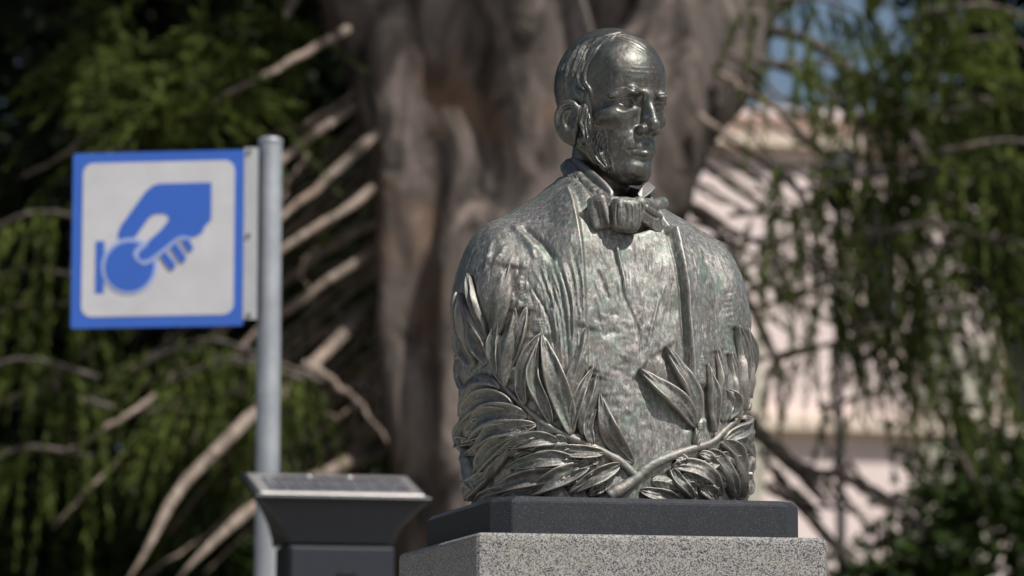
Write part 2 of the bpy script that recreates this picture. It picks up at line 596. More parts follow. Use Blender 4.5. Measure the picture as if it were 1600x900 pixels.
HX = resample([(71, 4, -16), (74, 3, -4), (79, -5, 5), (84, -19, 4), (87, -30, -9), (86, -31, -25), (82, -24, -42), (76, -13, -54), (72, -4, -59)], 18)
AH = resample([(80, -10, -6), (84, -19, -13), (83, -19, -28), (79, -12, -40)], 8)
def head_sdf(p):
    p = p.copy(); p[:, 1] -= 0.10 * np.clip(p[:, 2] + 10, -115, 0)      # lower face set back
    q = p.copy(); q[:, 0] = np.abs(q[:, 0])
    x, f, z = q[:, 0], q[:, 1], q[:, 2]
    d = sdf_ell(p, (0, -8, 44), (72, 91, 88))
    d = smin(d, sdf_ell(p, (0, 35, 46), (64, 56, 62)), 24)
    d = smin(d, sdf_ell(p, (0, 26, -38), (59, 54, 78)), 16)
    # jaw, chin, cheekbones
    d = smin(d, sdf_cap(q, (50, -2, -52), (15, 58, -104), 17, 17), 18)
    d = smin(d, sdf_ell(p, (0, 65, -101), (25, 21, 24)), 12)
    d = smin(d, sdf_ell(q, (42, 50, -21), (22, 22, 13)), 18)
    d = ssub(d, sdf_ell(q, (80, 56, 34), (20, 30, 34)), 16)
    d = ssub(d, sdf_ell(q, (64, 52, -63), (14, 30, 28)), 20)
    # brow
    d = smin(d, sdf_cap(q, (8, 86, 8), (32, 84.5, 14.5), 4.5, 5.5), 11)
    d = smin(d, sdf_cap(q, (32, 84.5, 14.5), (56, 62, 10), 5.5, 3.5), 11)
    d = smin(d, sdf_ell(p, (0, 84, 12), (14, 10, 10)), 10)
    # sockets, eyes, lids
    d = ssub(d, sdf_ell(q, (31, 89, -1), (22, 18, 12)), 5)
    d = ssub(d, sdf_ell(q, (15, 92, 4), (8, 14, 11)), 6)
    ec = np.float32((33, 58.5, -1))
    eb = np.sqrt(((q - ec) ** 2).sum(1))
    u = (x - 33) / 19.0
    zup = 1.4 - 6.0 * u * u + 1.5 * u
    zlo = -6.0 + 6.0 * u * u
    d = smin(d, eb - 16.3, 1.5)
    lid_u = smax(eb - 19.2, (zup - z), 1.2)
    lid_l = smax(eb - 18.6, (z - zlo), 1.2)
    d = smin(d, lid_u, 2.2)
    d = smin(d, lid_l, 3.0)
    d = smin(d, sdf_cap(q, (24, 69, -17), (46, 60, -16), 4, 4), 12)       # bag under the eye
    # nose
    nose = sdf_cap(p, (0, 80, 6), (0, 89, -36), 7, 12)
    nose = smin(nose, sdf_cap(p, (0, 87, 8), (0, 103, -32), 4.2, 6.0), 9)
    nose = smin(nose, sdf_rbox(p, (0, 102, -36), (8.0, 8.5, 8), 6, (R(-14), 0, 0)), 6)
    nose = smin(nose, sdf_ell(q, (14.5, 88, -42), (7.0, 11, 8.0)), 3.5)
    d = smin(d, nose, 5)
    d = ssub(d, sdf_ell(q, (6.8, 97, -50), (4.2, 8, 4.0)), 2)
    # mouth
    d = smin(d, sdf_ell(p, (0, 66, -66), (34, 22, 24)), 12)
    d = smin(d, sdf_cap(q, (3, 87.5, -68), (25, 74, -72), 4.2, 2.5), 4)
    d = smin(d, sdf_cap(q, (0, 87, -79.5), (18, 79, -77.5), 5.4, 3.2), 3.5)
    d = ssub(d, sdf_cap(q, (0, 94.5, -73.6), (13, 89.5, -72.6), 2.0, 2.0), 2)
    d = ssub(d, sdf_cap(q, (13, 89.5, -72.6), (28, 76, -74), 2.0, 1.5), 2)
    d = ssub(d, sdf_cap(q, (0, 92, -59), (0, 94, -66), 3.2, 2.6), 3)        # philtrum
    d = ssub(d, sdf_cap(q, (0, 93, -89), (16, 86, -88), 6.0, 4.0), 8)
    # neck
    d = smin(d, sdf_cap(p, (0, -20, -60), (0, -14, -240), 46, 54), 14)
    # ear
    e = sdf_ell_rot(q, (75, -15, -24), (9, 20, 33), (R(10), 0, R(22)))
    e = ssub(e, sdf_ell_rot(q, (85, -8, -26), (11, 9.0, 17), (R(10), 0, R(22))), 4)
    hx_d = np.full(len(q), 99, dtype=np.float32)
    for a, b in zip(HX, HX[1:]):
        hx_d = np.minimum(hx_d, sdf_cap(q, a, b, 4.6, 4.6))
    e = smin(e, hx_d, 4)
    for a, b in zip(AH, AH[1:]):
        e = smin(e, sdf_cap(q, a, b, 2.8, 2.8), 4)
    e = smin(e, sdf_ell(q, (74, -5, -48), (5, 8, 10)), 5)
    e = smin(e, sdf_ell(q, (73, 3, -24), (5, 5, 7)), 3)
    e = smin(e, sdf_cap(q, (66, -12, -8), (68, -12, -40), 12, 12), 5)
    d = smin(d, e, 4)
    # hair mass on the back and sides, and the whiskers
    hair = smax(sdf_ell(p, (0, -10, 43), (76.5, 95, 92)), f - 11 + 0.10 * (z - 60) - 1.7 * np.clip(z - 100, 0, 99), 3)
    hair = smax(hair, -(z + 62), 6)
    d = smin(d, smax(hair, -(sdf_ell(q, (78, -10, -28), (20, 24, 34))), 4), 3)
    w = smin(sdf_cap(q, (66, 10, 0), (62, 17, -52), 6, 10), sdf_cap(q, (62, 17, -52), (43, 42, -98), 10, 8), 4)
    d = smin(d, w, 4)
    return d

hV, hF = surface_nets(head_sdf, (-100, -115, -190), (100, 125, 145), 1.35)
_q = hV.astype(np.float32); _q[:, 1] -= 0.10 * np.clip(_q[:, 2] + 10, -115, 0)
_qa = _q.copy(); _qa[:, 0] = np.abs(_qa[:, 0])
_hair = np.maximum(np.maximum(sdf_ell(_q, (0, -10, 43), (76.5, 95, 92)), _q[:, 1] - 11 + 0.10 * (_q[:, 2] - 60) - 1.7 * np.clip(_q[:, 2] - 100, 0, 99)), -(_q[:, 2] + 62))
_wh = np.minimum(sdf_cap(_qa, (66, 10, 0), (62, 17, -52), 6, 10), sdf_cap(_qa, (62, 17, -52), (43, 42, -98), 10, 8))
_ear = sdf_ell(_qa, (80, -14, -26), (16, 22, 38))
hair_v = ((_hair < 0.8) | (_wh < 0.8)) & (_ear > 0)
hV = head_to_bust(hV)
head = Sculpt(hV, hF)

def hs(pts, r, amp, **kw): head.stroke(pts, r, amp, **kw)
# forehead lines, brows, lids, folds of the cheek
for k, (y0, bend) in enumerate(((110, 3), (117, 5), (122, 3), (129, 4), (104, 2))):
    hs([(972 + 3 * k, y0), (1000, y0 + bend), (1033, y0 + bend + 1)], 2.0, -0.4)
hs([(944, 150), (958, 140), (977, 135.5), (992, 141), (1004, 148)], 3.0, 1.4)
hs([(1020, 153), (1033, 149), (1044, 149)], 2.6, 1.2)
hs([(1006, 140), (1007, 150), (1006, 158)], 2.4, -1.6)
hs([(956, 160), (966, 153), (979, 149.5), (990, 153), (994, 161)], 1.8, -1.8)
hs([(960, 171), (974, 176), (990, 171)], 2.2, -0.7)
hs([(952, 160), (944, 163), (938, 168)], 1.8, -0.8)
hs([(953, 164), (945, 169), (940, 175)], 1.8, -0.7)
hs([(989, 203), (981, 212), (973, 225), (968, 238)], 4.0, -1.3)
hs([(979, 233), (976, 240), (974, 250)], 4.0, -0.9)
hs([(956, 200), (956, 225), (960, 250)], 10.0, -1.6)
hs([(984, 272), (998, 280), (1010, 276)], 4.0, 0.8)
# iris and pupil
for ex in (-33.0, 33.0):
    ring = [(ex + 6.2 * math.cos(a) + 1, 73.5, -1 + 6.2 * math.sin(a)) for a in np.linspace(0, 2 * math.pi, 20)]
    head.stroke3(head_to_bust(np.array(ring)), 1.6, -0.9, taper=0)
    pp = head_to_bust(np.array([(ex + 1, 75.0, -1.0), (ex + 1.5, 75.0, -0.8)]))
    head.stroke3(pp, 2.6, -2.2, taper=0)
# locks combed forward over the temple
locks = [[(903, 67), (887, 81), (875, 104), (873, 125), (871, 143)], [(913, 61), (896, 76), (884, 96), (880, 120), (877, 147)],
         [(924, 57), (905, 71), (895, 93), (889, 120), (892, 144), (900, 156)],
         [(932, 57), (914, 74), (904, 97), (897, 119), (901, 133), (911, 144), (909, 153), (902, 150)],
         [(938, 62), (922, 84), (912, 100), (908, 115), (909, 128), (917, 141), (919, 160)]]
for k, L in enumerate(locks):
    hs(L, 5.2, (4.5, 4.6, 5.6, 5.2, 3.0)[k], taper=0.25)
    hs([(a + 5.5, b) for a, b in L], 2.4, -3.8, taper=0.2)
    hs([(a - 1.6, b) for a, b in L], 1.1, -1.0, taper=0.2)
hs([(899, 135), (903, 146), (909, 147), (905, 139), (901, 141)], 2.2, -2.0)
hs([(930, 78), (921, 96), (916, 115), (917, 132), (921, 150)], 3.0, 0.9)
for A_, B_ in zip(locks, locks[1:]):
    A2 = resample(A_, 6); B2 = resample(B_, 6)
    for q_ in (0.15, 0.32, 0.5, 0.68, 0.85):
        hs([tuple(v) for v in A2 * (1 - q_) + B2 * q_], 1.5, random.choice((-1.2, 0.8)), taper=0.25)
for k in range(22):
    x0 = 890 + k * 3.2 + random.uniform(-2, 2); y0 = 82 - k * 1.0
    hs([(x0 + 26, y0 - 18 + k * 0.3), (x0 + 12, y0 - 10), (x0, y0 + 6)], 1.8, random.choice((-0.7, 0.5)), taper=0.4)
for k in range(9):
    o = k * 2.4
    hs([(1026 - o, 79 - o * 0.25 + k), (1004 - o, 60 + k * 1.3), (974 - o * 0.6, 52 + k * 1.2), (940, 57 + k * 1.4)], 1.5, (-1) ** k * 0.9, taper=0.2)
# whiskers
W = [[(904, 182), (905, 205), (908, 233)], [(910, 161), (906, 179), (908, 199), (910, 218), (917, 240), (935, 261)],
     [(915, 168), (912, 186), (914, 205), (914, 222), (922, 242), (937, 262)],
     [(919, 176), (917, 193), (920, 211), (919, 225), (926, 243), (941, 264)],
     [(922, 181), (923, 197), (924, 214), (923, 229), (929, 246), (947, 268)],
     [(926, 186), (930, 202), (926, 218), (931, 238), (945, 261), (954, 275)],
     [(933, 193), (940, 208), (935, 224), (936, 243), (951, 265)],
     [(938, 199), (943, 212), (939, 228), (944, 246), (953, 266)],
     [(942, 206), (946, 220), (947, 236), (951, 252), (957, 272)]]
for k, L in enumerate(W):
    wob = [(x + 1.6 * math.sin(i * 2.1 + k), y) for i, (x, y) in enumerate(L)]
    hs(wob, 2.3, 2.6 + 0.6 * (k % 2), taper=0.12)
    hs([(x + 3.0, y + 1) for x, y in wob], 1.4, -2.2, taper=0.12)
for k in range(60):
    L = W[1 + k % 8]; i = random.randrange(0, len(L) - 1)
    x, y = L[i]; x2, y2 = L[i + 1]
    hs([(x + 2, y), ((x + x2) / 2 + random.uniform(-3, 4), (y + y2) / 2), (x2 + 3, y2)], 1.3, random.choice((-1.6, 1.6)), taper=0.3)
head.acc += 0.35 * vnoise(head.V, 14, 4) + 0.2 * vnoise(head.V, 5, 6)
head.apply()

# ---- coat and shirt front
def curve_tab(xs, ys, smooth=18.0):
    g = np.arange(xs[0] - 60, xs[-1] + 61, 2.0)
    v = np.interp(g, xs, ys)
    k = np.exp(-0.5 * (np.arange(-40, 41) * 2.0 / smooth) ** 2); k /= k.sum()
    return g, np.convolve(np.pad(v, 40, mode='edge'), k, mode='valid')
def prof(v, tab): return np.interp(v, tab[0], tab[1]).astype(np.float32)
T_W = curve_tab([0, 60, 200, 300, 380, 440, 520], [208, 220, 229, 230, 226, 220, 214], 25)
T_F = curve_tab([0, 120, 250, 340, 420, 480, 540], [168, 170, 165, 156, 140, 120, 96], 40)
T_B = curve_tab([0, 200, 340, 440, 540], [120, 135, 140, 120, 90], 40)
T_C = curve_tab([0, 200, 350, 450], [0, -4, -11, -14], 40)
T_T = curve_tab([-245, -230, -208, -180, -150, -110, -80, -60, -40, 40, 60, 90, 120, 150, 175, 200, 225],
                [340, 380, 424, 448, 466, 490, 514, 534, 548, 530, 506, 482, 466, 450, 428, 392, 340], 9)
def torso_sdf(p):
    x, y, z = p[:, 0], p[:, 1], p[:, 2]
    Wd = prof(z, T_W); xc = prof(z, T_C)
    D = np.where(y < 0, prof(z, T_F), prof(z, T_B))
    k = (np.abs((x - xc) / Wd) ** 2.5 + np.abs(y / D) ** 2.5) ** (1 / 2.5)
    d = (k - 1) * np.minimum(Wd, D) * 0.9
    top = prof(x, T_T)
    top = top - 62 * np.clip(np.abs(y - 25) / 150, 0, 2) ** 2 * np.where(y < 25, 1.0, 1.3)
    d = smax(d, (z - top) * 0.8, 40)
    d = smax(d, -z, 3)
    d = ssub(d, sdf_cap(p, (-150, -170, 380), (-112, -190, 200), 12, 16), 26)
    d = ssub(d, sdf_cap(p, (150, -168, 340), (134, -195, 190), 10, 14), 26)
    d = ssub(d, sdf_cap(p, (-2, 4, 566), (6, -140, 470), 73, 52), 8)
    d = smin(d, sdf_ell(p, (-186, -20, 335), (46, 84, 100)), 40)
    d = smin(d, sdf_ell(p, (168, -16, 320), (46, 84, 100)), 40)
    return d
tV, tF = surface_nets(torso_sdf, (-270, -200, -4), (270, 170, 580), 1.95)
torso = Sculpt(tV, tF)

def ts(pts, r, amp, **kw): torso.stroke(pts, r, amp, **kw)
# coat edges
LAP_L = [(890, 285), (899, 315), (904, 345), (909, 390), (912, 440), (914, 500), (917, 545), (918, 590)]
LAP_R = [(1040, 352), (1050, 372), (1058, 405), (1066, 450), (1070, 500), (1075, 560), (1078, 610)]
ts(LAP_L, 60, 11, kind='step', side=1, edge=2.5, taper=0.05)
ts(LAP_L, 4.5, 3.0, taper=0.05)
ts(LAP_R, 60, 12, kind='step', side=-1, edge=2.5, taper=0.05)
ts([(x + 4, y) for x, y in LAP_R], 5, 3.0, taper=0.05)
ts([(x - 4, y) for x, y in LAP_R], 4, -3.0, taper=0.1)
ts([(908, 276), (918, 296), (928, 314)], 18, -24, kind='flat', edge=7, taper=0)
ts([(1018, 318), (1030, 340), (1040, 358)], 12, -10, kind='flat', edge=6, taper=0)
# armpit crease and the folds that run down from it
ts([(812, 352), (835, 370), (853, 388), (868, 412)], 9, -6)
ts([(800, 350), (822, 372), (838, 392)], 12, 4)
for k in range(13):
    x0 = 822 + k * 6.6 + random.uniform(-2, 2); y0 = 425 - k * 4 + random.uniform(-12, 12)
    x1 = 872 + k * 3.0; y1 = 560 + random.uniform(-20, 45)
    ts([(x0, y0), ((x0 + x1) / 2 + 8, (y0 + y1) / 2 - 10), (x1, y1)], 3.0, random.choice((-3.4, 2.6, -2.6)), taper=0.3)
for k in range(26):
    x0 = random.uniform(830, 905); y0 = random.uniform(400, 500)
    ts([(x0, y0), (x0 + 8, y0 + 45), (x0 + 12, y0 + 90)], 1.9, random.choice((-1.6, 1.4)), taper=0.4)
# worn lumps on the arm, dents
for k in range(16):
    x0 = random.uniform(765, 835); y0 = random.uniform(380, 470)
    a = random.uniform(-0.9, 0.9)
    ts([(x0, y0), (x0 + 14 * math.sin(a), y0 + 16)], 5.5, random.uniform(1.2, 3.0), taper=0.3)
ts([(770, 375), (762, 400), (757, 430)], 7, 2.5); ts([(742, 390), (730, 420), (727, 455)], 6, -2.0)
for k in range(6):
    ts([(802 + 2 * k, 447 + 4.5 * k), (815 + 2 * k, 442 + 4.5 * k)], 1.8, 2.0, taper=0.3)
ts([(1097, 404), (1105, 410)], 7, -3)
ts([(1075, 392), (1083, 400), (1090, 408)], 2.5, 1.8)
for k in range(10):
    ts([(1128 + random.uniform(-6, 10), 455 + 7 * k), (1150, 452 + 7 * k + random.uniform(-6, 6))], 3.0, random.choice((0.8, -0.8)), taper=0.4)
# shirt front
ts([(962, 378), (968, 405), (974, 432), (978, 462)], 3.2, 4.0); ts([(958, 380), (964, 405), (970, 434), (975, 465)], 3.0, -3.2)
ts([(934, 420), (944, 445), (952, 470)], 3.2, -3.0); ts([(1005, 385), (1009, 405), (1012, 425)], 2.6, 2.2)
ts([(968, 450), (985, 485), (999, 520), (1002, 560)], 3.0, -2.6); ts([(1040, 440), (1026, 480), (1016, 520), (1012, 545)], 3.6, 3.0)
for k in range(34):
    x0 = random.uniform(925, 1055); y0 = random.uniform(375, 500)
    ln = random.uniform(20, 55); sl = (x0 - 1000) * -0.004 + random.uniform(-.08, .08)
    ts([(x0, y0), (x0 + sl * ln, y0 + ln)], 2.2, random.choice((-1.5, 1.3)), taper=0.4)
for k in range(120):                                    # modelled dabs low on the shirt
    x0 = random.gauss(985, 26); y0 = random.uniform(480, 705)
    a = random.uniform(0, 6.28); r = random.uniform(4, 9)
    ts([(x0, y0), (x0 + r * math.cos(a), y0 + r * math.sin(a))], random.uniform(3.5, 8), random.uniform(-1.3, 1.2), taper=0.0)
# ribbed ground between the sprays
for k in range(26):
    y0 = 560 + 4.4 * k
    ts([(1087, y0 + 1), (1094, y0 - 1), (1101, y0)], 1.7, 2.2, taper=0.2)
for k in range(30):
    y0 = 500 + 4.2 * k; xx = 842 - 0.42 * (y0 - 500)
    ts([(xx - 14, y0 + 2), (xx, y0), (xx + 13, y0 + 2)], 1.6, 1.7, taper=0.2)
for k in range(90):                                     # scratchy tool marks everywhere
    x0 = random.uniform(712, 1165); y0 = random.uniform(360, 760)
    ln = random.uniform(14, 40); sl = random.uniform(-.25, .25)
    ts([(x0, y0), (x0 + sl * ln, y0 + ln)], 1.9, random.choice((-1.2, 1.1)), taper=0.4)
LV = [  # midrib, half width, options
 ([(742, 572), (730, 545), (724, 505), (722, 458)], 12, dict(cup=7, lift=(5, 14, 10))),
 ([(760, 530), (750, 500), (741, 468), (733, 428)], 7, dict(cup=4, lift=(4, 8, 6))),
 ([(764, 568), (752, 540), (740, 510), (730, 476)], 13, dict(cup=6)),
 ([(772, 530), (776, 500), (785, 465), (797, 412)], 15, dict(cup=-4, rib=1, lift=(6, 15, 4))),
 ([(778, 585), (774, 555), (774, 525), (780, 492)], 7, dict(cup=4)),
 ([(790, 605), (787, 580), (796, 535), (806, 482)], 14, dict(cup=-6, rib=1.0, lift=(6, 18, 6))),
 ([(796, 575), (806, 545), (816, 512), (824, 480)], 9, dict(cup=4, lift=(4, 9, 5))),
 ([(820, 632), (815, 600), (824, 560), (846, 520)], 9, dict(cup=5, lift=(5, 13, 7))),
 ([(862, 662), (850, 628), (834, 590), (842, 528)], 10, dict(cup=6, lift=(5, 14, 7))),
 ([(893, 680), (884, 640), (866, 590), (848, 522)], 16, dict(cup=5, lift=(5, 17, 8))),
 ([(890, 640), (895, 600), (907, 555), (918, 507)], 14, dict(cup=-3, rib=1.5, lift=(5, 15, 7))),
 ([(892, 672), (897, 640), (910, 605), (927, 573)], 9, dict(cup=4, lift=(5, 12, 6))),
 ([(912, 680), (912, 655), (922, 625), (933, 585)], 13, dict(cup=-4, rib=2, lift=(5, 16, 8))),
 ([(925, 695), (918, 672), (921, 655), (930, 640)], 7, dict(cup=3, lift=(4, 9, 6))),
 ([(990, 724), (966, 700), (946, 668), (937, 615)], 13, dict(cup=3, lift=(3, 14, 8), skew=6)),
 # leaves hanging to the lower left
 ([(782, 606), (755, 598), (732, 612), (722, 650)], 17, dict(cup=-6, rib=2, lift=(7, 18, 8))),
 ([(804, 636), (775, 622), (745, 630), (726, 660)], 14, dict(cup=7, lift=(6, 14, 8))),
 ([(824, 650), (792, 646), (755, 655), (727, 695)], 17, dict(cup=6, lift=(6, 16, 8))),
 ([(838, 664), (808, 668), (772, 675), (738, 705)], 11, dict(cup=5, lift=(6, 14, 8))),
 ([(872, 690), (845, 686), (815, 690), (780, 701)], 11, dict(cup=6, lift=(6, 15, 9))),
 ([(815, 672), (785, 690), (762, 715), (745, 748)], 13, dict(cup=5, lift=(6, 12, 6))),
 ([(797, 702), (780, 718), (768, 735), (756, 755)], 11, dict(cup=-4, lift=(6, 14, 6))),
 ([(900, 722), (865, 716), (828, 722), (794, 732)], 12, dict(cup=6, lift=(6, 15, 9))),
 ([(885, 738), (850, 744), (810, 752), (758, 772)], 12, dict(cup=6, lift=(6, 14, 8))),
 ([(920, 728), (892, 738), (862, 752), (826, 774)], 14, dict(cup=6, lift=(6, 13, 8))),
 ([(968, 726), (945, 738), (918, 752), (888, 772)], 13, dict(cup=6, lift=(6, 14, 8))),
 ([(942, 708), (905, 706), (875, 704), (846, 700)], 11, dict(cup=6, lift=(5, 10, 6))),
 ([(850, 768), (825, 766), (800, 770), (772, 778)], 9, dict(cup=4)),
 ([(728, 700), (731, 722), (738, 742), (750, 768)], 10, dict(cup=6, lift=(5, 12, 8))),
 ([(722, 720), (718, 735), (722, 755), (732, 776)], 9, dict(cup=-3, lift=(4, 12, 6))),
 ([(735, 655), (724, 672), (722, 690), (732, 712)], 10, dict(cup=4)),
 ([(722, 612), (713, 590), (711, 570), (714, 545)], 10, dict(cup=-2, lift=(3, 5, 3))),
 ([(714, 560), (709, 535), (709, 520), (712, 498)], 8, dict(cup=-2, lift=(2, 3, 2))),
 ([(720, 640), (712, 650), (714, 670), (722, 690)], 9, dict(cup=-2, lift=(2, 5, 3))),
 ([(765, 742), (750, 752), (738, 765), (730, 782)], 13, dict(cup=5, lift=(5, 12, 8))),
 ([(735, 735), (728, 748), (725, 765), (726, 783)], 11, dict(cup=4, lift=(5, 12, 6))),
 ([(805, 760), (785, 768), (765, 775), (745, 783)], 9, dict(cup=5, lift=(5, 10, 6))),
]
RV = [
 ([(1160, 738), (1165, 752), (1167, 766), (1165, 784)], 12, dict(cup=5, lift=(5, 14, 8))),
 ([(1000, 766), (1020, 772), (1042, 776), (1066, 784)], 9, dict(cup=5, lift=(5, 9, 6))),
 ([(1090, 762), (1102, 768), (1112, 776), (1120, 785)], 10, dict(cup=5, lift=(5, 10, 6))),
 ([(1086, 668), (1070, 640), (1038, 612), (998, 576)], 15, dict(cup=4, lift=(6, 17, 9))),
 ([(1087, 660), (1082, 620), (1062, 580), (1039, 541)], 13, dict(cup=4, lift=(6, 16, 8))),
 ([(1116, 676), (1113, 645), (1109, 610), (1104, 568)], 7, dict(cup=5, lift=(6, 15, 8))),
 ([(1130, 660), (1128, 620), (1130, 585), (1121, 545)], 13, dict(cup=3, lift=(5, 10, 5))),
 ([(1136, 655), (1142, 635), (1138, 618), (1126, 606)], 7, dict(cup=7, lift=(5, 12, 8))),
 ([(1160, 640), (1159, 600), (1158, 555), (1150, 508)], 10, dict(cup=5, lift=(5, 13, 7))),
 ([(1170, 622), (1170, 588), (1168, 552), (1162, 512)], 13, dict(cup=3, lift=(6, 17, 8))),
 ([(1150, 655), (1148, 620), (1146, 585), (1140, 550)], 8, dict(cup=4)),
 ([(1088, 700), (1086, 690), (1088, 676), (1087, 660)], 4, dict(cup=0, lift=(6, 8, 8))),
 ([(1128, 690), (1146, 676), (1160, 668), (1174, 650)], 9, dict(cup=5, lift=(6, 12, 8))),
 ([(1104, 704), (1120, 715), (1132, 742), (1148, 779)], 9, dict(cup=6, lift=(7, 15, 8))),
 ([(1126, 690), (1144, 702), (1153, 735), (1158, 778)], 13, dict(cup=7, lift=(6, 14, 8))),
 ([(1148, 680), (1166, 696), (1174, 725), (1172, 768)], 11, dict(cup=5, lift=(4, 10, 6))),
 ([(1050, 728), (1080, 728), (1105, 745), (1124, 775)], 14, dict(cup=5, lift=(6, 16, 9))),
 ([(1048, 733), (1056, 748), (1067, 762), (1082, 779)], 8, dict(cup=5, lift=(6, 12, 8))),
 ([(1018, 752), (1032, 752), (1048, 758), (1062, 768)], 10, dict(cup=-3, lift=(5, 9, 5))),
 ([(1085, 728), (1100, 728), (1112, 722), (1124, 712)], 9, dict(cup=5, lift=(4, 8, 4))),
 ([(1164, 690), (1170, 705), (1171, 728), (1166, 760)], 12, dict(cup=-2, lift=(6, 16, 8))),
 ([(1160, 652), (1168, 660), (1171, 675), (1169, 698)], 11, dict(cup=-2, lift=(6, 16, 8))),
 ([(1168, 640), (1176, 636), (1182, 632), (1188, 631)], 4, dict(cup=0, rib=1, lift=(4, 6, 5))),
]
fr = random.Random(21)
for k in range(30):                                     # small filler leaves low on the left
    x = 745 + 7 * k + fr.uniform(-8, 8)
    y = max(640, 600 + (x - 740) * 0.55) + fr.uniform(10, 70); y = min(y, 766)
    a = fr.uniform(2.6, 3.5) - (0.35 if y > 735 else 0); L = fr.uniform(26, 40)
    LV.append(([(x, y), (x + L * 0.35 * math.cos(a), y - 3 + L * 0.15 * abs(math.sin(a))), (x + L * math.cos(a), y + L * 0.32)], fr.uniform(6, 9), dict(cup=fr.uniform(2, 6), lift=(4, fr.uniform(5, 10), 4))))
for k in range(18):
    x = 1055 + 6.5 * k + fr.uniform(-6, 6); y = fr.uniform(700, 760)
    L = fr.uniform(24, 36)
    RV.append(([(x, y), (x + L * 0.35, y + 4), (x + L * 0.62, y + L * 0.7)], fr.uniform(6, 9), dict(cup=fr.uniform(2, 6), lift=(4, fr.uniform(5, 9), 4))))
carve = torso.acc.copy(); torso.acc[:] = 0
for pts, w, kw in LV + RV:
    ts(pts, w * 1.9, -5.0, taper=0.05)
carve += np.maximum(torso.acc, -11.0)
torso.acc = carve
torso.acc += 0.25 * vnoise(torso.V, 8, 11)
torso.acc += 1.3 * vnoise(torso.V, 34, 1) + 0.45 * vnoise(torso.V * (1, 1, 0.55), 13, 2) + 0.30 * vnoise(torso.V * (1, 1, 0.2), 5.0, 3) + 0.2 * vnoise(torso.V * (1, 1, 0.3), 3.9, 8)
torso.apply()

bust = empty('bronze_bust', BUST_LOC, BUST_ROT, 1 / U)
tag(bust, 'dark bronze bust of a man with side whiskers and bow tie', 'statue')
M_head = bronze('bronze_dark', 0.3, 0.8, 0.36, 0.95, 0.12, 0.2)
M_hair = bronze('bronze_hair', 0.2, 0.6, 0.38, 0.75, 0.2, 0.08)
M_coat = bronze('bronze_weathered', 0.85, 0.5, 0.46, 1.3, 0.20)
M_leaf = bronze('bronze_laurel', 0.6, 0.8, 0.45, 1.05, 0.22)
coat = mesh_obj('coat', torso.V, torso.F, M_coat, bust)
hm = hair_v[head.F].mean(1) > 0.5
head_o = mesh_obj('head', head.V, head.F, M_head, bust)
# the hair and whiskers: their own skin just above the scalp
hF_ = head.F[hm]; ids_, inv_ = np.unique(hF_, return_inverse=True)
mesh_obj('hair', head.V[ids_] + head.N0[ids_] * 0.35, inv_.reshape(hF_.shape), M_hair, bust)

# ---- stiff collar: a bent ribbon
def ribbon(name, top, bot, thick, mat, parent, n=40, flare=0.0, rows=7):
    A = resample(top, n); Bt = resample(bot, n)
    c = (A.mean(0) + Bt.mean(0)) / 2
    V = []
    for off in (thick / 2, -thick / 2):
        for j in range(rows):
            t = j / (rows - 1)
            L = A * (1 - t) + Bt * t
            o = L - np.array([1.0, 8.0, 0]); o[:, 2] = 0
            o /= np.linalg.norm(o, axis=1)[:, None]
            edge = 1 - abs(2 * t - 1) ** 6 * 0.55
            V.append(L + o * (off * edge + flare * math.sin(t * math.pi)))
    V = np.concatenate(V)
    F = []
    def idx(l, j, i): return l * rows * n + j * n + i
    for j in range(rows - 1):
        for i in range(n - 1):
            F.append((idx(0, j, i), idx(0, j + 1, i), idx(0, j + 1, i + 1), idx(0, j, i + 1)))
            F.append((idx(1, j, i), idx(1, j, i + 1), idx(1, j + 1, i + 1), idx(1, j + 1, i)))
    for i in range(n - 1):
        F.append((idx(0, 0, i), idx(0, 0, i + 1), idx(1, 0, i + 1), idx(1, 0, i)))
        F.append((idx(0, rows - 1, i), idx(1, rows - 1, i), idx(1, rows - 1, i + 1), idx(0, rows - 1, i + 1)))
    for j in range(rows - 1):
        F.append((idx(0, j, 0), idx(1, j, 0), idx(1, j + 1, 0), idx(0, j + 1, 0)))
        F.append((idx(0, j, n - 1), idx(0, j + 1, n - 1), idx(1, j + 1, n - 1), idx(1, j, n - 1)))
    return mesh_obj(name, V, F, mat, parent)

Lp = lambda *a: loc_l(*a)
top = [Lp(990, 238, -48), Lp(945, 232, -62), Lp(912, 236, -44), Lp(897, 244, -8), Lp(911, 254, 32), Lp(932, 271, 60), Lp(950, 288, 76), Lp(959, 300, 82)]
bot = [Lp(990, 262, -50), Lp(945, 256, -66), Lp(906, 258, -48), Lp(889, 266, -6), Lp(908, 286, 40), Lp(930, 305, 68), Lp(946, 313, 84), Lp(956, 312, 88)]
collar = ribbon('shirt_collar', top, bot, 9, M_head, bust)
top = [Lp(985, 246, -48), Lp(1002, 262, -30), Lp(1007, 274, 0), Lp(1008, 282, 36), Lp(1004, 288, 60)]
bot = [Lp(985, 268, -50), Lp(1008, 285, -30), Lp(1018, 297, 2), Lp(1020, 303, 40), Lp(1000, 312, 80)]
ribbon('shirt_collar', top, bot, 5, M_head, bust)
wq = [(996, 303, 86), (1004, 292, 80), (1013, 283, 70), (1025, 293, 62), (1015, 302, 74), (1003, 312, 86)]
fr_ = [Lp(x, y, n) for x, y, n in wq]; bk_ = [Lp(x, y, n - 8) for x, y, n in wq]
wb = bmesh.new()
A_ = [wb.verts.new(p) for p in fr_]; B_ = [wb.verts.new(p) for p in bk_]
wb.faces.new(A_); wb.faces.new(B_[::-1])
for i_ in range(6): wb.faces.new((A_[(i_ + 1) % 6], A_[i_], B_[i_], B_[(i_ + 1) % 6]))
bmesh.ops.bevel(wb, geom=wb.edges[:], offset=0.9, segments=1, affect='EDGES')
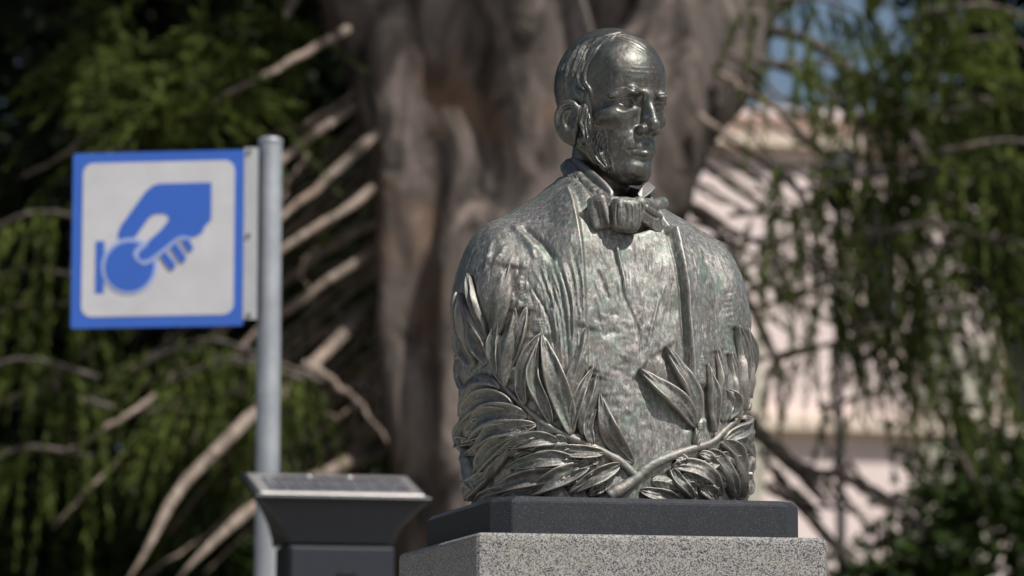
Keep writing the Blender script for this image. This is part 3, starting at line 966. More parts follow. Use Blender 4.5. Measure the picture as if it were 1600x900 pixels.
bm_obj('collar_wing', wb, M_head, bust, False)

# ---- cravat band and bow, one modelled lump
bl = {k: Lp(*v) for k, v in dict(loopL=(940, 333, 140), knot=(977, 337, 150), loopR=(1013, 339, 122),
      r0=(1024, 350, 116), tailR=(1040, 364, 108), b0=(884, 262, 0), b1=(898, 288, 50), b2=(924, 312, 92), b3=(950, 318, 112),
      c0=(890, 256, -4), c1=(905, 278, 44), c2=(930, 301, 82), c3=(955, 315, 104), d1=(1000, 318, 98), d2=(1024, 322, 66), d3=(1034, 318, 10),
      tailL=(917, 350, 138)).items()}
def bow_sdf(p):
    a14 = R(-2)
    d = sdf_rbox(p, bl['knot'], (23, 17, 26), 8, (R(6), R(3), R(6)))
    d = smax(d, sdf_ell(p, bl['knot'] + (0, 6, 4), (33, 32, 34)), 6)
    d = smin(d, sdf_rbox(p, bl['loopL'], (16, 17, 26), 6, (R(-8), R(-10), R(-38))), 2)
    d = ssub(d, sdf_cap(p, bl['loopL'] + (-12, -14, 10), bl['loopL'] + (-2, -20, -30), 5, 9), 6)
    d = smin(d, sdf_rbox(p, bl['loopR'], (23, 9, 15), 5, (R(10), R(26), R(28))), 2)
    d = smin(d, sdf_rbox(p, bl['r0'], (14, 5, 10), 3, (R(-12), R(34), R(28))), 2)
    d = smin(d, sdf_rbox(p, bl['tailL'], (11, 4, 21), 3, (0, R(-14), R(-28))), 2)
    for a, b, r in (('b0', 'b1', 9), ('b1', 'b2', 10), ('b2', 'b3', 10)):
        d = smin(d, sdf_cap(p, bl[a], bl[b], r, r), 3)
    for a, b, r in (('c0', 'c1', 9), ('c1', 'c2', 9), ('c2', 'c3', 9), ('c3', 'd1', 9), ('d1', 'd2', 11), ('d2', 'd3', 11)):
        d = smin(d, sdf_cap(p, bl[a], bl[b], r, r), 3)
    return d
allp = np.array(list(bl.values()))
bV, bF = surface_nets(bow_sdf, allp.min(0) - 34, allp.max(0) + 34, 1.5)
bow = Sculpt(bV, bF)
for pts, r, a in (([(954, 312), (953, 335), (956, 360)], 2.6, -4.0), ([(964, 316), (963, 336), (966, 354)], 2.4, -2.8),
                  ([(977, 316), (981, 338), (976, 358)], 2.4, -3.2), ([(988, 316), (990, 340), (988, 356)], 2.8, 2.2), ([(971, 318), (971, 340), (970, 352)], 2.4, 1.8),
                  ([(999, 316), (1000, 338), (997, 358)], 2.6, -3.4), ([(934, 308), (938, 332), (940, 352)], 4.2, 1.8),
                  ([(1006, 327), (1018, 336), (1030, 342)], 2.6, -2.6), ([(1004, 344), (1016, 354), (1028, 362)], 2.4, 1.8),
                  ([(900, 275), (915, 293), (934, 308)], 2.2, -2.4), ([(892, 272), (906, 296), (925, 312)], 2.0, 1.6),
                  ([(896, 270), (911, 290), (930, 306)], 1.6, 1.4)):
    bow.stroke(pts, r, a)
bow.acc += 1.0 * vnoise(bow.V * (1, 1, 0.35), 11, 5) + 0.5 * vnoise(bow.V * (1, 1, 0.3), 4.5, 7)
bow.apply()
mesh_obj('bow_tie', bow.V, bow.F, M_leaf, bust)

# ---- laurel sprays
def smooth_path(P, k=2):
    for _ in range(k):
        Q = P.copy(); Q[1:-1] = 0.25 * P[:-2] + 0.5 * P[1:-1] + 0.25 * P[2:]; P = Q
    return P

def stem(name, pts, r0, r1, parent, lift=0.15, n=46):
    P, N = torso.project(pts, n)
    P = smooth_path(P, 3); N = smooth_path(N, 4)
    rad = r1 + (r0 - r1) * np.linspace(1, 0, n) ** 1.3
    C = P + N * (rad * lift)[:, None]
    V, F = sweep(C, rad * (1 + 0.05 * np.random.default_rng(int(r0 * 10)).normal(size=n)), 14, 0.07, True, 3)
    return mesh_obj(name, V, F, M_leaf, parent)

LEAF_N = 0
def leaf(pts, w, parent, lift=(4, 11, 6), cup=5.0, rib=2.2, skew=0.0, wav=3.8, fat=0.85):
    """One leaf laid along a traced midrib on the coat, its rim standing proud of the ground."""
    global LEAF_N; LEAF_N += 1
    r_ = np.random.default_rng(100 + LEAF_N)
    nt, ns = 22, 13
    P, N = torso.project(pts, nt)
    P = smooth_path(P, 6); N = smooth_path(N, 10)
    N /= np.linalg.norm(N, axis=1)[:, None]
    T = np.gradient(P, axis=0); T /= np.linalg.norm(T, axis=1)[:, None]
    S = np.cross(T, N); S /= np.linalg.norm(S, axis=1)[:, None]
    t = np.linspace(0, 1, nt)
    w = w * r_.uniform(0.78, 1.0)
    wt = w * np.sin(math.pi * np.clip(t, 0.0, 1) ** fat) ** 0.75 + 2.2 * (1 - t) + 0.4
    lf = np.interp(t, [0, 0.55, 1], lift)
    ph = r_.uniform(0, 6)
    top, bot = [], []
    for i in range(nt):
        for s in np.linspace(-1, 1, ns):
            e = abs(s)
            h = lf[i] * 0.8 + 1.35 * cup * e ** 1.7 * (wt[i] / (w + 1)) + rib * math.exp(-(s / 0.13) ** 2) * (1 - t[i] * 0.5) \
                + skew * s * (wt[i] / (w + 1)) + wav * math.sin(7 * t[i] + ph + s) * e \
                + 0.55 * math.sin(26 * t[i] - 7 * e + ph) + 0.8 * math.sin(9 * t[i] + 4 * s + ph)
            h -= 1.6 * (e > 0.99)
            top.append(P[i] + S[i] * (s * wt[i]) + N[i] * h)
            bot.append(P[i] + S[i] * (s * wt[i] * 0.6) + N[i] * (-15.0))
    V = np.array(top + bot); m = nt * ns
    F = []
    for i in range(nt - 1):
        for j in range(ns - 1):
            a = i * ns + j
            F.append((a, a + 1, a + ns + 1, a + ns)); F.append((m + a, m + a + ns, m + a + ns + 1, m + a + 1))
        a = i * ns
        F.append((a, a + ns, m + a + ns, m + a))
        a = i * ns + ns - 1
        F.append((a, m + a, m + a + ns, a + ns))
    for j in range(ns - 1):
        F.append((j, m + j, m + j + 1, j + 1))
        a = (nt - 1) * ns + j
        F.append((a, a + 1, m + a + 1, m + a))
    return mesh_obj('leaf', V, F, M_leaf, parent)

sprayL = stem('laurel_branch', [(1000, 752), (985, 736), (964, 718), (933, 702), (896, 685), (858, 666), (826, 642), (800, 618), (785, 600), (771, 581), (762, 558), (757, 525), (752, 495)], 7.5, 2.2, bust, n=60)
sprayR = stem('laurel_branch', [(950, 776), (985, 755), (1010, 732), (1045, 714), (1080, 702), (1112, 691), (1132, 672), (1151, 654), (1165, 635), (1175, 615), (1181, 590)], 11.5, 2.6, bust, n=60)
for pts, w, kw in LV: leaf(pts, w, sprayL, **kw)
for pts, w, kw in RV: leaf(pts, w, sprayR, **kw)

# ================================================================== STREET FURNITURE
def fz(px_y, depth): return at(800, px_y, depth).z
# ---- ground and paving
g = bmesh.new(); bmesh.ops.create_grid(g, x_segments=8, y_segments=8, size=400)
tag(bm_obj('ground', g, M_ground), kind='structure')
pv = bmesh.new()
for c in ((-14, -20), (14, -20), (14, 12.8), (-14, 12.8)): pv.verts.new((c[0], c[1], 0.004))
pv.faces.new(pv.verts)
tag(bm_obj('pavement', pv, M_paving), kind='structure')

# ---- granite pedestal and stone slab
ped = empty('granite_pedestal', (BUST_LOC.x, BUST_LOC.y, 0), BUST_ROT)
tag(ped, 'speckled grey granite pedestal block carrying the dark slab and bust', 'pedestal')
SLAB_T = 0.064
ZG = BUST_LOC.z - SLAB_T
bm_obj('shaft', box_bm(0.608, 0.608, ZG - 0.18, 0.012, 3, (0, 0, (ZG - 0.18) / 2 + 0.18)), M_granite, ped)
bm_obj('base_step', box_bm(0.78, 0.78, 0.176, 0.012, 3, (0, 0, 0.092)), M_granite, ped)
def slab_bm(side, ch, t, bev):
    h = side / 2
    o = [(-h + ch, -h), (h - ch, -h), (h, -h + ch), (h, h - ch), (h - ch, h), (-h + ch, h), (-h, h - ch), (-h, -h + ch)]
    bm = bmesh.new()
    def ring(s, z):
        return [bm.verts.new((x * s, y * s, z)) for x, y in o]
    r0 = ring(1, 0); r1 = ring(1, t - bev); r2 = ring(1 - 2 * bev / side, t)
    bm.faces.new(r0[::-1]); bm.faces.new(r2)
    for a, b in ((r0, r1), (r1, r2)):
        for i in range(8):
            j = (i + 1) % 8
            bm.faces.new((a[i], a[j], b[j], b[i]))
    bmesh.ops.bevel(bm, geom=bm.edges[:], offset=0.0012, segments=2, affect='EDGES')
    return bm
slab = bm_obj('stone_slab', slab_bm(0.540, 0.031, SLAB_T - 0.001, 0.009), M_plinth)
slab.location = (BUST_LOC.x + 0.004, BUST_LOC.y, ZG + 0.0005); slab.rotation_euler = (0, 0, BUST_ROT)
tag(slab, 'dark charcoal stone slab with cut corners under the bust', 'slab')

# ---- coin sign on its pole
DS = 10.4; SPX = 5700 / DS
pole_x = at(421, 400, DS).x
sign = empty('parking_payment_sign', (pole_x, DS, 0))
tag(sign, 'blue and white sign of a hand inserting a coin on a steel pole', 'sign')
ptop = fz(220, DS)
V, F = sweep([(0, 0, 0), (0, 0, ptop * 0.3), (0, 0, ptop * 0.7), (0, 0, ptop)], 0.0345, 28)
bm_obj_p = mesh_obj('pole', V, F[:-2], M_galv, sign)
cap = bmesh.new(); bmesh.ops.create_uvsphere(cap, u_segments=28, v_segments=10, radius=0.0365)
for v in cap.verts: v.co.z = ptop + (v.co.z * 0.35 if v.co.z > 0 else max(v.co.z, -0.014))
bm_obj('pole_cap', cap, M_galv, bm_obj_p, True)
SYAW = R(8.0)
scx = at(247, 373, DS); zc = scx.z
SM = Matrix.Translation(Vector((scx.x - pole_x, -0.012, zc))) @ Matrix.Rotation(-SYAW, 4, 'Z')
def sign_part(name, outline_crop, y0, y1, mat, parent, round_=None):
    pts = [((80 + x / 2.6475 - 247) / SPX / math.cos(SYAW), (373 - (200 + y / 2.6475)) / SPX) for x, y in outline_crop]
    bm = prism(pts, y0, y1)
    bm.normal_update()
    big = [f for f in bm.faces if len(f.verts) > 4]
    if big: bmesh.ops.triangulate(bm, faces=big, ngon_method='EAR_CLIP')
    bmesh.ops.transform(bm, matrix=SM, verts=bm.verts[:])
    return bm_obj(name, bm, mat, parent)
def rrect(x0, y0, x1, y1, r, n=7):
    o = []
    for cx, cy, a0 in ((x1 - r, y0 + r, -90), (x1 - r, y1 - r, 0), (x0 + r, y1 - r, 90), (x0 + r, y0 + r, 180)):
        for k in range(n):
            a = R(a0 + 90 * k / (n - 1)); o.append((cx + r * math.cos(a), cy + r * math.sin(a)))
    return o
def disc(cx, cy, r, n=40): return [(cx + r * math.cos(2 * math.pi * k / n), cy + r * math.sin(2 * math.pi * k / n)) for k in range(n)]
def pill(x0, y0, x1, y1, r, n=9):
    a = math.atan2(y1 - y0, x1 - x0); o = []
    for cx, cy, s in ((x1, y1, -90), (x0, y0, 90)):
        for k in range(n):
            b = a + R(s + 180 * k / (n - 1)); o.append((cx + r * math.cos(b), cy + r * math.sin(b)))
    return o
panel = sign_part('sign_panel', rrect(78, 92, 805, 832, 10), 0.0, 0.006, M_blue, sign)
sign_part('white_field', rrect(122, 135, 765, 785, 44), -0.0012, 0.0005, M_white, panel)
PALM = [(668, 228), (668, 385), (640, 415), (632, 438), (612, 452), (590, 458), (548, 452), (520, 462), (445, 522), (410, 545), (385, 553), (362, 550),
        (352, 530), (365, 505), (395, 478), (455, 425), (486, 388), (488, 368), (465, 355), (445, 228)]
INDEX = [(445, 228), (465, 355), (425, 358), (405, 372), (352, 446), (338, 462), (300, 462), (274, 456), (274, 435), (285, 405), (385, 265), (415, 238)]
sign_part('coin_slot', [(180, 466), (218, 466), (218, 686), (180, 686)], -0.0024, -0.0006, M_blue, panel)
sign_part('hand_shape', PALM, -0.0024, -0.0006, M_blue, panel)
sign_part('hand_shape', INDEX, -0.00242, -0.00062, M_blue, panel)
sign_part('coin_outline', disc(325, 574, 119), -0.0034, -0.0014, M_ring, panel)
sign_part('coin', disc(325, 576, 104), -0.0044, -0.0018, M_blue, panel)
TH = [(352, 548), (340, 525), (352, 500), (396, 470), (404, 484), (370, 512), (360, 530), (368, 548), (386, 555), (412, 546), (442, 524), (522, 462), (545, 452), (588, 460), (585, 470), (546, 466), (528, 474), (450, 536), (415, 562), (385, 572)]
sign_part('thumb_outline', TH, -0.0056, -0.0026, M_ring, panel)
sign_part('thumb', [(404, 484), (370, 512), (360, 530), (368, 548), (386, 555), (412, 546), (442, 524), (470, 500), (440, 455)], -0.0048, -0.0022, M_blue, panel)
for a in ((474, 536, 504, 575, 16), (518, 502, 548, 545, 16), (562, 478, 580, 502, 14)):
    sign_part('finger', pill(*a), -0.0052, -0.0012, M_blue, panel)
fl = sign_part('flange', [(805, 84), (862, 84), (862, 806), (805, 806)], -0.001, 0.004, M_flange, sign)
for (bx, by) in ((825, 102), (825, 455), (830, 790)):
    sign_part('bolt', disc(bx, by, 9, 8), -0.006, 0.0, M_bolt, fl)

# ---- pay-and-display machine
DM = 9.8
MW = 5700 / DM
fl_ = at(401, 781, DM); 
mw = 269 / MW / math.cos(R(14)); bw = 167 / MW / math.cos(R(14)); md = 0.265; bd = 0.20
mrot = R(14)
e_ = Vector((math.cos(mrot), math.sin(mrot), 0)); d_ = Vector((-math.sin(mrot), math.cos(mrot), 0))
mo = Vector((fl_.x, DM, 0)) + e_ * (mw / 2)
meter = empty('parking_meter', mo, mrot)
tag(meter, 'dark grey pay and display machine with a tilted solar panel on top', 'parking meter')
zt = fl_.z; tilt = 0.080
zb = fz(846, DM)
# flared hood: sections from the solar panel down to the body
secs = []
for k in range(9):
    u = k / 8
    hw = mw / 2 + (bw / 2 - mw / 2) * (1 - (1 - u) ** 1.6)
    zz = zt + (zb - zt) * u
    fr = 0.018 * math.sin(u * math.pi / 2) + 0.01 * u
    secs.append((hw, fr, md - 0.0 * u, zz))
bm = bmesh.new(); rings = []
for i, (hw, y0, y1, z) in enumerate(secs):
    zback = z + tilt * (1 - i / 8)
    c = 0.012
    rings.append([bm.verts.new(p) for p in ((-hw + c, y0, z), (hw - c, y0, z), (hw, y0 + c, z), (hw, y1 - c, zback), (hw - c, y1, zback), (-hw + c, y1, zback), (-hw, y1 - c, zback), (-hw, y0 + c, z))])
for a, b in zip(rings, rings[1:]):
    for i in range(8):
        j = (i + 1) % 8; bm.faces.new((a[i], a[j], b[j], b[i]))
bm.faces.new(rings[0]); bm.faces.new(rings[-1][::-1])
hood = bm_obj('hood', bm, M_meter, meter)
# panel plate lies on the sloped top
slope = math.atan2(tilt, md)
PM = Matrix.Translation(Vector((0, 0, zt + 0.003))) @ Matrix.Rotation(slope, 4, 'X')
pl_len = math.hypot(md, tilt)
def plate(name, x0, x1, y0, y1, z0, z1, mat, parent):
    bm = box_bm(x1 - x0, y1 - y0, z1 - z0, 0.0015, 1, ((x0 + x1) / 2, (y0 + y1) / 2, (z0 + z1) / 2))
    bmesh.ops.transform(bm, matrix=PM, verts=bm.verts[:])
    return bm_obj(name, bm, mat, parent)
rim = plate('panel_rim', -mw / 2 - 0.004, mw / 2 + 0.004, -0.006, pl_len + 0.006, 0, 0.012, M_meter, meter)
plate('panel_frame', -mw / 2 + 0.012, mw / 2 - 0.012, 0.010, pl_len - 0.022, 0.010, 0.016, M_meter_frame, rim)
sol = plate('solar_panel', -mw / 2 + 0.045, mw / 2 - 0.042, 0.035, pl_len - 0.075, 0.014, 0.019, M_cell, meter)
for k in range(1, 8):
    x = -mw / 2 + 0.045 + (mw - 0.087) * k / 8
    plate('cell_line', x - 0.001, x + 0.001, 0.037, pl_len - 0.077, 0.0185, 0.0198, M_cellline, sol)
for k in (1, 2):
    y = 0.035 + (pl_len - 0.11) * k / 3
    plate('cell_line', -mw / 2 + 0.047, mw / 2 - 0.044, y - 0.001, y + 0.001, 0.0187, 0.0197, M_cellline, sol)
for x in (-0.06, 0.055):
    plate('clip', x - 0.006, x + 0.006, pl_len - 0.082, pl_len - 0.070, 0.014, 0.024, M_meter_frame, rim)
bd0 = 0.03
body = bm_obj('body', box_bm(bw, bd - 0.02, zb - 0.006 - 0.05, 0.008, 2, (0, bd0 + (bd - 0.02) / 2, (zb - 0.006 + 0.05) / 2)), M_meter, meter)
bm_obj('front_panel', box_bm(bw - 0.012, 0.016, zb - 0.25, 0.005, 2, (0.002, bd0 - 0.004, (zb - 0.012 + 0.24) / 2 + 0.001)), M_meter2, meter)
scr = bm_obj('screen', box_bm(0.15, 0.008, 0.09, 0.003, 1, (0, bd0 - 0.014, zb - 0.28)), M_glass, meter)
bm_obj('key_block', box_bm(0.12, 0.008, 0.12, 0.003, 1, (0, bd0 - 0.014, zb - 0.45)), M_meter, meter)
bm_obj('label_strip', box_bm(0.055, 0.004, 0.012, 0.001, 1, (0.012, bd0 - 0.0135, zb - 0.085)), M_meter, meter)
bm_obj('foot_plate', box_bm(bw + 0.06, bd + 0.05, 0.046, 0.006, 1, (0, bd0 + 0.09, 0.028)), M_meter, meter)

# ================================================================== TREES AND BUILDING
def unit(v): return v / (np.linalg.norm(v, axis=-1, keepdims=True) + 1e-9)

def blades(C, D, L, W, r_):
    """Leaf blades: pointed quads at C along D, each with its own roll and a little fold."""
    n = len(C)
    a = unit(np.cross(D, unit(r_.normal(size=(n, 3)))))
    L = np.broadcast_to(L, (n,))[:, None]; W = np.broadcast_to(W, (n,))[:, None]
    nrm = np.cross(D, a)
    V = np.stack([C, C + D * L * 0.45 + a * W * 0.5 + nrm * W * 0.15, C + D * L, C + D * L * 0.45 - a * W * 0.5 + nrm * W * 0.15], 1)
    return V.reshape(-1, 3), np.arange(n * 4).reshape(n, 4)

def ropes(starts, dirs, lens, r_, per=46, droop=0.9, leaf=0.07, width=0.013, spread=0.6):
    """Hanging araucaria shoots: each a curved string of short pointed leaves."""
    n = len(starts)
    t = np.linspace(0.03, 1, per)
    P = starts[:, None, :] + dirs[:, None, :] * (lens[:, None] * t)[..., None]
    P = P + np.array([0, 0, -1.0]) * (droop * lens[:, None] * t ** 2)[..., None] * 0.8
    T = unit(np.gradient(P, axis=1))
    ra = unit(np.cross(T, r_.normal(size=P.shape)))
    D = unit(T + ra * spread)
    sz = leaf * r_.uniform(0.7, 1.25, size=(n, per)) * (1 - 0.35 * t)
    return P.reshape(-1, 3), D.reshape(-1, 3), sz.ravel()

def foliage_obj(name, P, D, sz, mat, parent, r_, ratio=0.30):
    V, F = blades(P, D, sz, sz * ratio, r_)
    return mesh_obj(name, V, F, mat, parent, smooth=False)

# ---- the great tree
DT = 17.0
tree = empty('araucaria_tree', (at(810, 450, DT).x, DT, 0))
tag(tree, 'massive grey-brown forked tree trunk with drooping branches behind the bust', 'tree')
TO = np.array(tree.location)
def tp(px, py, d=DT): return np.array(at(px, py, d)) - TO
pxm = DT / 5700
def trunk_sdf(p):
    q = p * np.float32((1, 1, 1))
    base = tp(812, 1600); base[2] = -0.2
    d = sdf_cap(q, base, tp(808, 430), 215 * pxm, 190 * pxm)
    d = smin(d, sdf_cap(q, tp(790, 480), tp(632, 20, 16.9), 150 * pxm, 120 * pxm), 0.05)
    d = smin(d, sdf_cap(q, tp(632, 20, 16.9), tp(490, -420, 16.7), 120 * pxm, 105 * pxm), 0.05)
    d = smin(d, sdf_cap(q, tp(830, 420, 16.8), tp(815, -60, 16.5), 95 * pxm, 82 * pxm), 0.05)
    d = smin(d, sdf_cap(q, tp(815, -60, 16.5), tp(800, -700, 16.7), 82 * pxm, 70 * pxm), 0.05)
    d = smin(d, sdf_cap(q, tp(860, 440), tp(1092, 60, 17.2), 110 * pxm, 106 * pxm), 0.06)
    d = smin(d, sdf_cap(q, tp(1092, 60, 17.2), tp(1350, -330, 17.6), 106 * pxm, 90 * pxm), 0.1)
    d = smin(d, sdf_cap(q, tp(735, 700, 16.6), tp(745, -260, 16.6), 40 * pxm, 34 * pxm), 0.1)   # buttress ribs
    d = smin(d, sdf_cap(q, tp(650, 900, 16.7), tp(640, 100, 16.75), 40 * pxm, 36 * pxm), 0.12)
    d = smin(d, sdf_cap(q, tp(850, 330, 17.5), tp(930, -150, 17.7), 120 * pxm, 130 * pxm), 0.05)
    d = smin(d, sdf_cap(q, tp(700, 300, 17.4), tp(700, -60, 17.6), 110 * pxm, 120 * pxm), 0.05)
    return d
kV, kF = surface_nets(trunk_sdf, (-1.9, -1.0, -0.3), (2.2, 1.4, 6.4), 0.04)
kN = vnormals(kV, kF)
ang = np.arctan2(kV[:, 1], kV[:, 0])
kV = kV + kN * (0.07 * vnoise(kV * (1, 1, 0.3), 0.26, 1) + 0.05 * vnoise(kV * (1, 1, 0.18), 0.11, 2) + 0.05 * vnoise(kV, 0.7, 3))[:, None]
mesh_obj('trunk', kV, kF, M_bark, tree)

def branch(pts, r0, r1, depth=DT, mat=M_twig, parent=tree, n=26, seed=0, org=None):
    """Traced bare limb; points are (px, py[, depth])."""
    P = np.array([np.array(at(p[0], p[1], p[2] if len(p) > 2 else depth)) for p in pts]) - (TO if org is None else org)
    P = resample(P, n)
    rr = np.random.default_rng(seed * 7 + abs(int(pts[0][1])))
    w_ = np.sin(np.linspace(0, 1, n)[:, None] * rr.uniform(5, 11, 3) + rr.uniform(0, 6, 3)) - np.sin(rr.uniform(0, 6, 3))
    P = P + rr.normal(size=P.shape) * 0.005 + 0.022 * w_ * np.linspace(0, 1, n)[:, None]
    V, F = sweep(P, np.minimum(np.linspace(r0, r1, n), r0 * (1.0001 - np.linspace(0, 1, n) ** 6) + 1.5) * pxm, 9, 0.08, True, seed)
    return mesh_obj('branch', V, F, mat, parent)

LB = [([(640, -20, 17), (545, 48, 16.6), (400, 140, 16), (300, 190, 15.8)], 15, 9), ([(640, 90, 17), (555, 158, 16.8), (440, 240, 16.4), (300, 330, 15.8)], 17, 8),
      ([(650, 150, 17), (580, 207, 16.5), (440, 330, 16.2), (330, 420, 15.8)], 17, 8), ([(660, 250, 17), (600, 285, 16.7), (440, 390, 16.2), (250, 500, 15.6)], 14, 7),
      ([(660, 310, 17.2), (600, 342, 17.2), (440, 440, 17.4), (285, 565, 17.6), (100, 685, 17.8)], 13, 6),
      ([(650, 350, 17), (600, 380, 16.8), (440, 485, 16.6), (310, 615, 16.4), (190, 720, 16.2), (90, 810, 16)], 13, 7),
      ([(650, 415, 16.6), (610, 445, 17.2), (478, 575, 16.4), (400, 650, 15.8), (300, 755, 15.6), (255, 830, 15.4), (210, 905, 15.3)], 13, 9),
      ([(470, 570, 16), (510, 585, 16), (555, 620, 16), (600, 682, 16)], 8, 6),
      ([(640, 600, 17.4), (590, 640, 17.4), (560, 700, 17.4), (535, 770, 17.4)], 10, 8), ([(620, 690, 17.2), (520, 740, 16.6), (400, 800, 15.8), (285, 905, 15.5)], 13, 9),
      ([(640, 520, 17.6), (560, 590, 17.8), (480, 640, 18), (330, 770, 18.2)], 10, 5), ([(640, 450, 17.9), (560, 500, 18), (440, 610, 18.2)], 11, 6),
      ([(215, 575, 16.5), (120, 632, 16.4), (55, 645, 16.3)], 8, 5), ([(285, 565, 16.2), (215, 640, 16), (95, 690, 15.8)], 8, 6),
      ([(150, 540, 16.6), (70, 600, 16.5), (30, 612, 16.5)], 8, 5), ([(85, 570, 16.4), (92, 620, 16.4), (100, 690, 16.4)], 5, 4),
      ([(330, 350, 17), (170, 220, 16.6), (70, 260, 16.5), (0, 285, 16.4)], 10, 6), ([(600, 560, 18), (560, 640, 18), (550, 720, 18)], 9, 7),
      ([(470, -20, 16.8), (440, 30, 16.7), (360, 60, 16.5)], 10, 6)]
RB = [([(1090, 110, 17.2), (1140, 140, 17), (1210, 175, 16.8), (1290, 250, 16.6)], 9, 5), ([(1070, 150, 17.2), (1120, 200, 17), (1200, 260, 16.8), (1300, 350, 16.5)], 8, 5),
      ([(1050, 205, 17.2), (1100, 260, 17), (1180, 320, 16.8), (1260, 340, 16.5)], 8, 4), ([(1000, 250, 17.3), (1060, 300, 17.3), (1130, 370, 17.3), (1200, 450, 17.3)], 10, 6),
      ([(1000, 330, 17.3), (1070, 370, 17.4), (1150, 450, 17.5), (1240, 600, 17.6)], 10, 7), ([(1020, 290, 17.2), (1100, 335, 17), (1160, 400, 17)], 7, 4),
      ([(1100, 80, 17.2), (1190, 90, 17), (1280, 130, 16.8), (1400, 220, 16.4)], 9, 5), ([(1000, 520, 17.5), (1190, 690, 17.5), (1240, 745, 17.4), (1290, 810, 17.3)], 13, 9),
      ([(1150, 630, 17.5), (1240, 720, 17.3), (1330, 760, 17.1), (1450, 840, 17)], 9, 6), ([(1130, 40, 17.4), (1280, 70, 17), (1420, 210, 16.5), (1500, 330, 16.2)], 10, 6),
      ([(1420, 420, 16.6), (1470, 640, 16.8), (1530, 760, 17)], 7, 4), ([(1330, 470, 16.8), (1400, 560, 16.9), (1500, 620, 17)], 7, 4),
      ([(1200, 760, 17.6), (1260, 800, 17.5), (1320, 900, 17.4)], 10, 8)]
for k, (p, a, b) in enumerate(LB): branch(([(760, p[0][1] - 75, 17.7), (p[0][0], p[0][1], 17.5)] + p[1:] if 615 < p[0][0] < 670 else p), a * 0.88, b * (0.9 if p[-1][1] > 880 else 0.35), seed=k)
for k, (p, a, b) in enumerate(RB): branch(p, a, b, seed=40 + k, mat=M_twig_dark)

rr_ = random.Random(11)
for k in range(32):
    y0 = 90 + k * 18 + rr_.uniform(-12, 12); x0 = 660; d0 = rr_.uniform(16.5, 18.6)
    ln = rr_.uniform(170, 420); sl = rr_.uniform(0.62, 0.95)
    d0 = max(d0, 17.3); pts = [(760, y0 - 70, 17.6), (x0, y0, d0)]
    for j in range(1, 5):
        t = j / 4
        pts.append((x0 - 40 - ln * t, y0 + 25 + ln * sl * t + 18 * t * t * rr_.uniform(-1, 1.4), d0 + rr_.uniform(-0.25, 0.25) * t))
    branch(pts, rr_.uniform(4, 7), 1.5, seed=80 + k)
for k in range(16):                                     # thin shoots that fork off the limbs
    y0 = 150 + k * 34 + rr_.uniform(-14, 14); x0 = rr_.uniform(470, 590); d0 = rr_.uniform(16.2, 18.4)
    a = rr_.uniform(0.45, 1.25); L = rr_.uniform(60, 170); b = rr_.uniform(-0.5, 0.5)
    branch([(x0, y0, d0), (x0 - L * 0.5 * math.cos(a), y0 + L * 0.5 * math.sin(a), d0), (x0 - L * math.cos(a + b), y0 + L * math.sin(a + b), d0)], rr_.uniform(3, 4.5), 1.2, seed=170 + k)
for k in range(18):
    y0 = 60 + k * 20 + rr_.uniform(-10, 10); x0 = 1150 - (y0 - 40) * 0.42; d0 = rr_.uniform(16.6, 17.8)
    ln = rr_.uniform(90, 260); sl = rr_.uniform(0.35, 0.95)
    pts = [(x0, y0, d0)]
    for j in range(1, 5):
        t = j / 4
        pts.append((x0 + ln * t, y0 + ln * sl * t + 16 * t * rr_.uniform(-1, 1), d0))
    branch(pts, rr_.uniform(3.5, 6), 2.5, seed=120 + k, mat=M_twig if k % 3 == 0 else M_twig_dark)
for k in range(8):
    x0 = rr_.uniform(1180, 1330); y0 = rr_.uniform(640, 760)
    branch([(x0, y0, 17.4), (x0 + 40, y0 + 50, 17.3), (x0 + rr_.uniform(60, 110), y0 + rr_.uniform(60, 140), 17.2)], 5, 3, seed=150 + k, mat=M_twig_dark)

def cluster(px, py, d, spread, n, length, seed, fan=(0, 0), mat=M_needle, parent=tree, per=64, leaf=0.058, hang=0.9, comb=False):
    """A frond at the end of a limb: strands of overlapping leaves, hanging in a row or bursting from one point."""
    r_ = np.random.default_rng(seed)
    c = np.array(at(px, py, d)) - TO
    if comb:
        a = r_.uniform(-0.5, 0.5); sgn = 1 if fan[0] > 0 else -1
        axis = np.array([sgn * math.cos(a), r_.uniform(-0.5, 0.5), 0.25 * math.sin(a) - 0.12])
        t = r_.uniform(-1, 1, n)
        S = c + axis * (t * spread * 3.2)[:, None] + np.array([0, 0, -0.10]) * (t ** 2)[:, None] + r_.normal(size=(n, 3)) * 0.025
        D = unit(np.array([0.22 * sgn, 0, -1.0]) + axis * (0.45 * t)[:, None] + r_.normal(size=(n, 3)) * 0.16)
        V, F = sweep(resample(np.array([c - axis * spread * 3.4 + (0, 0, -0.11), c, c + axis * spread * 3.4 + (0, 0, -0.11)]), 9), np.linspace(0.014, 0.006, 9), 6)
        mesh_obj('twig', V, F, M_twig_dark, parent)
    else:
        S = c + r_.normal(size=(n, 3)) * spread * 0.45
        D = unit(r_.normal(size=(n, 3)) * np.array([1.0, 0.8, 0.7]) + np.array([fan[0], 0, fan[1]]))
    P, Dv, sz = ropes(S, D, length * r_.uniform(0.55, 1.15, n), r_, per=per, leaf=leaf, droop=hang, spread=0.5)
    return foliage_obj('foliage', P, Dv, sz, mat, parent, r_, 0.24)

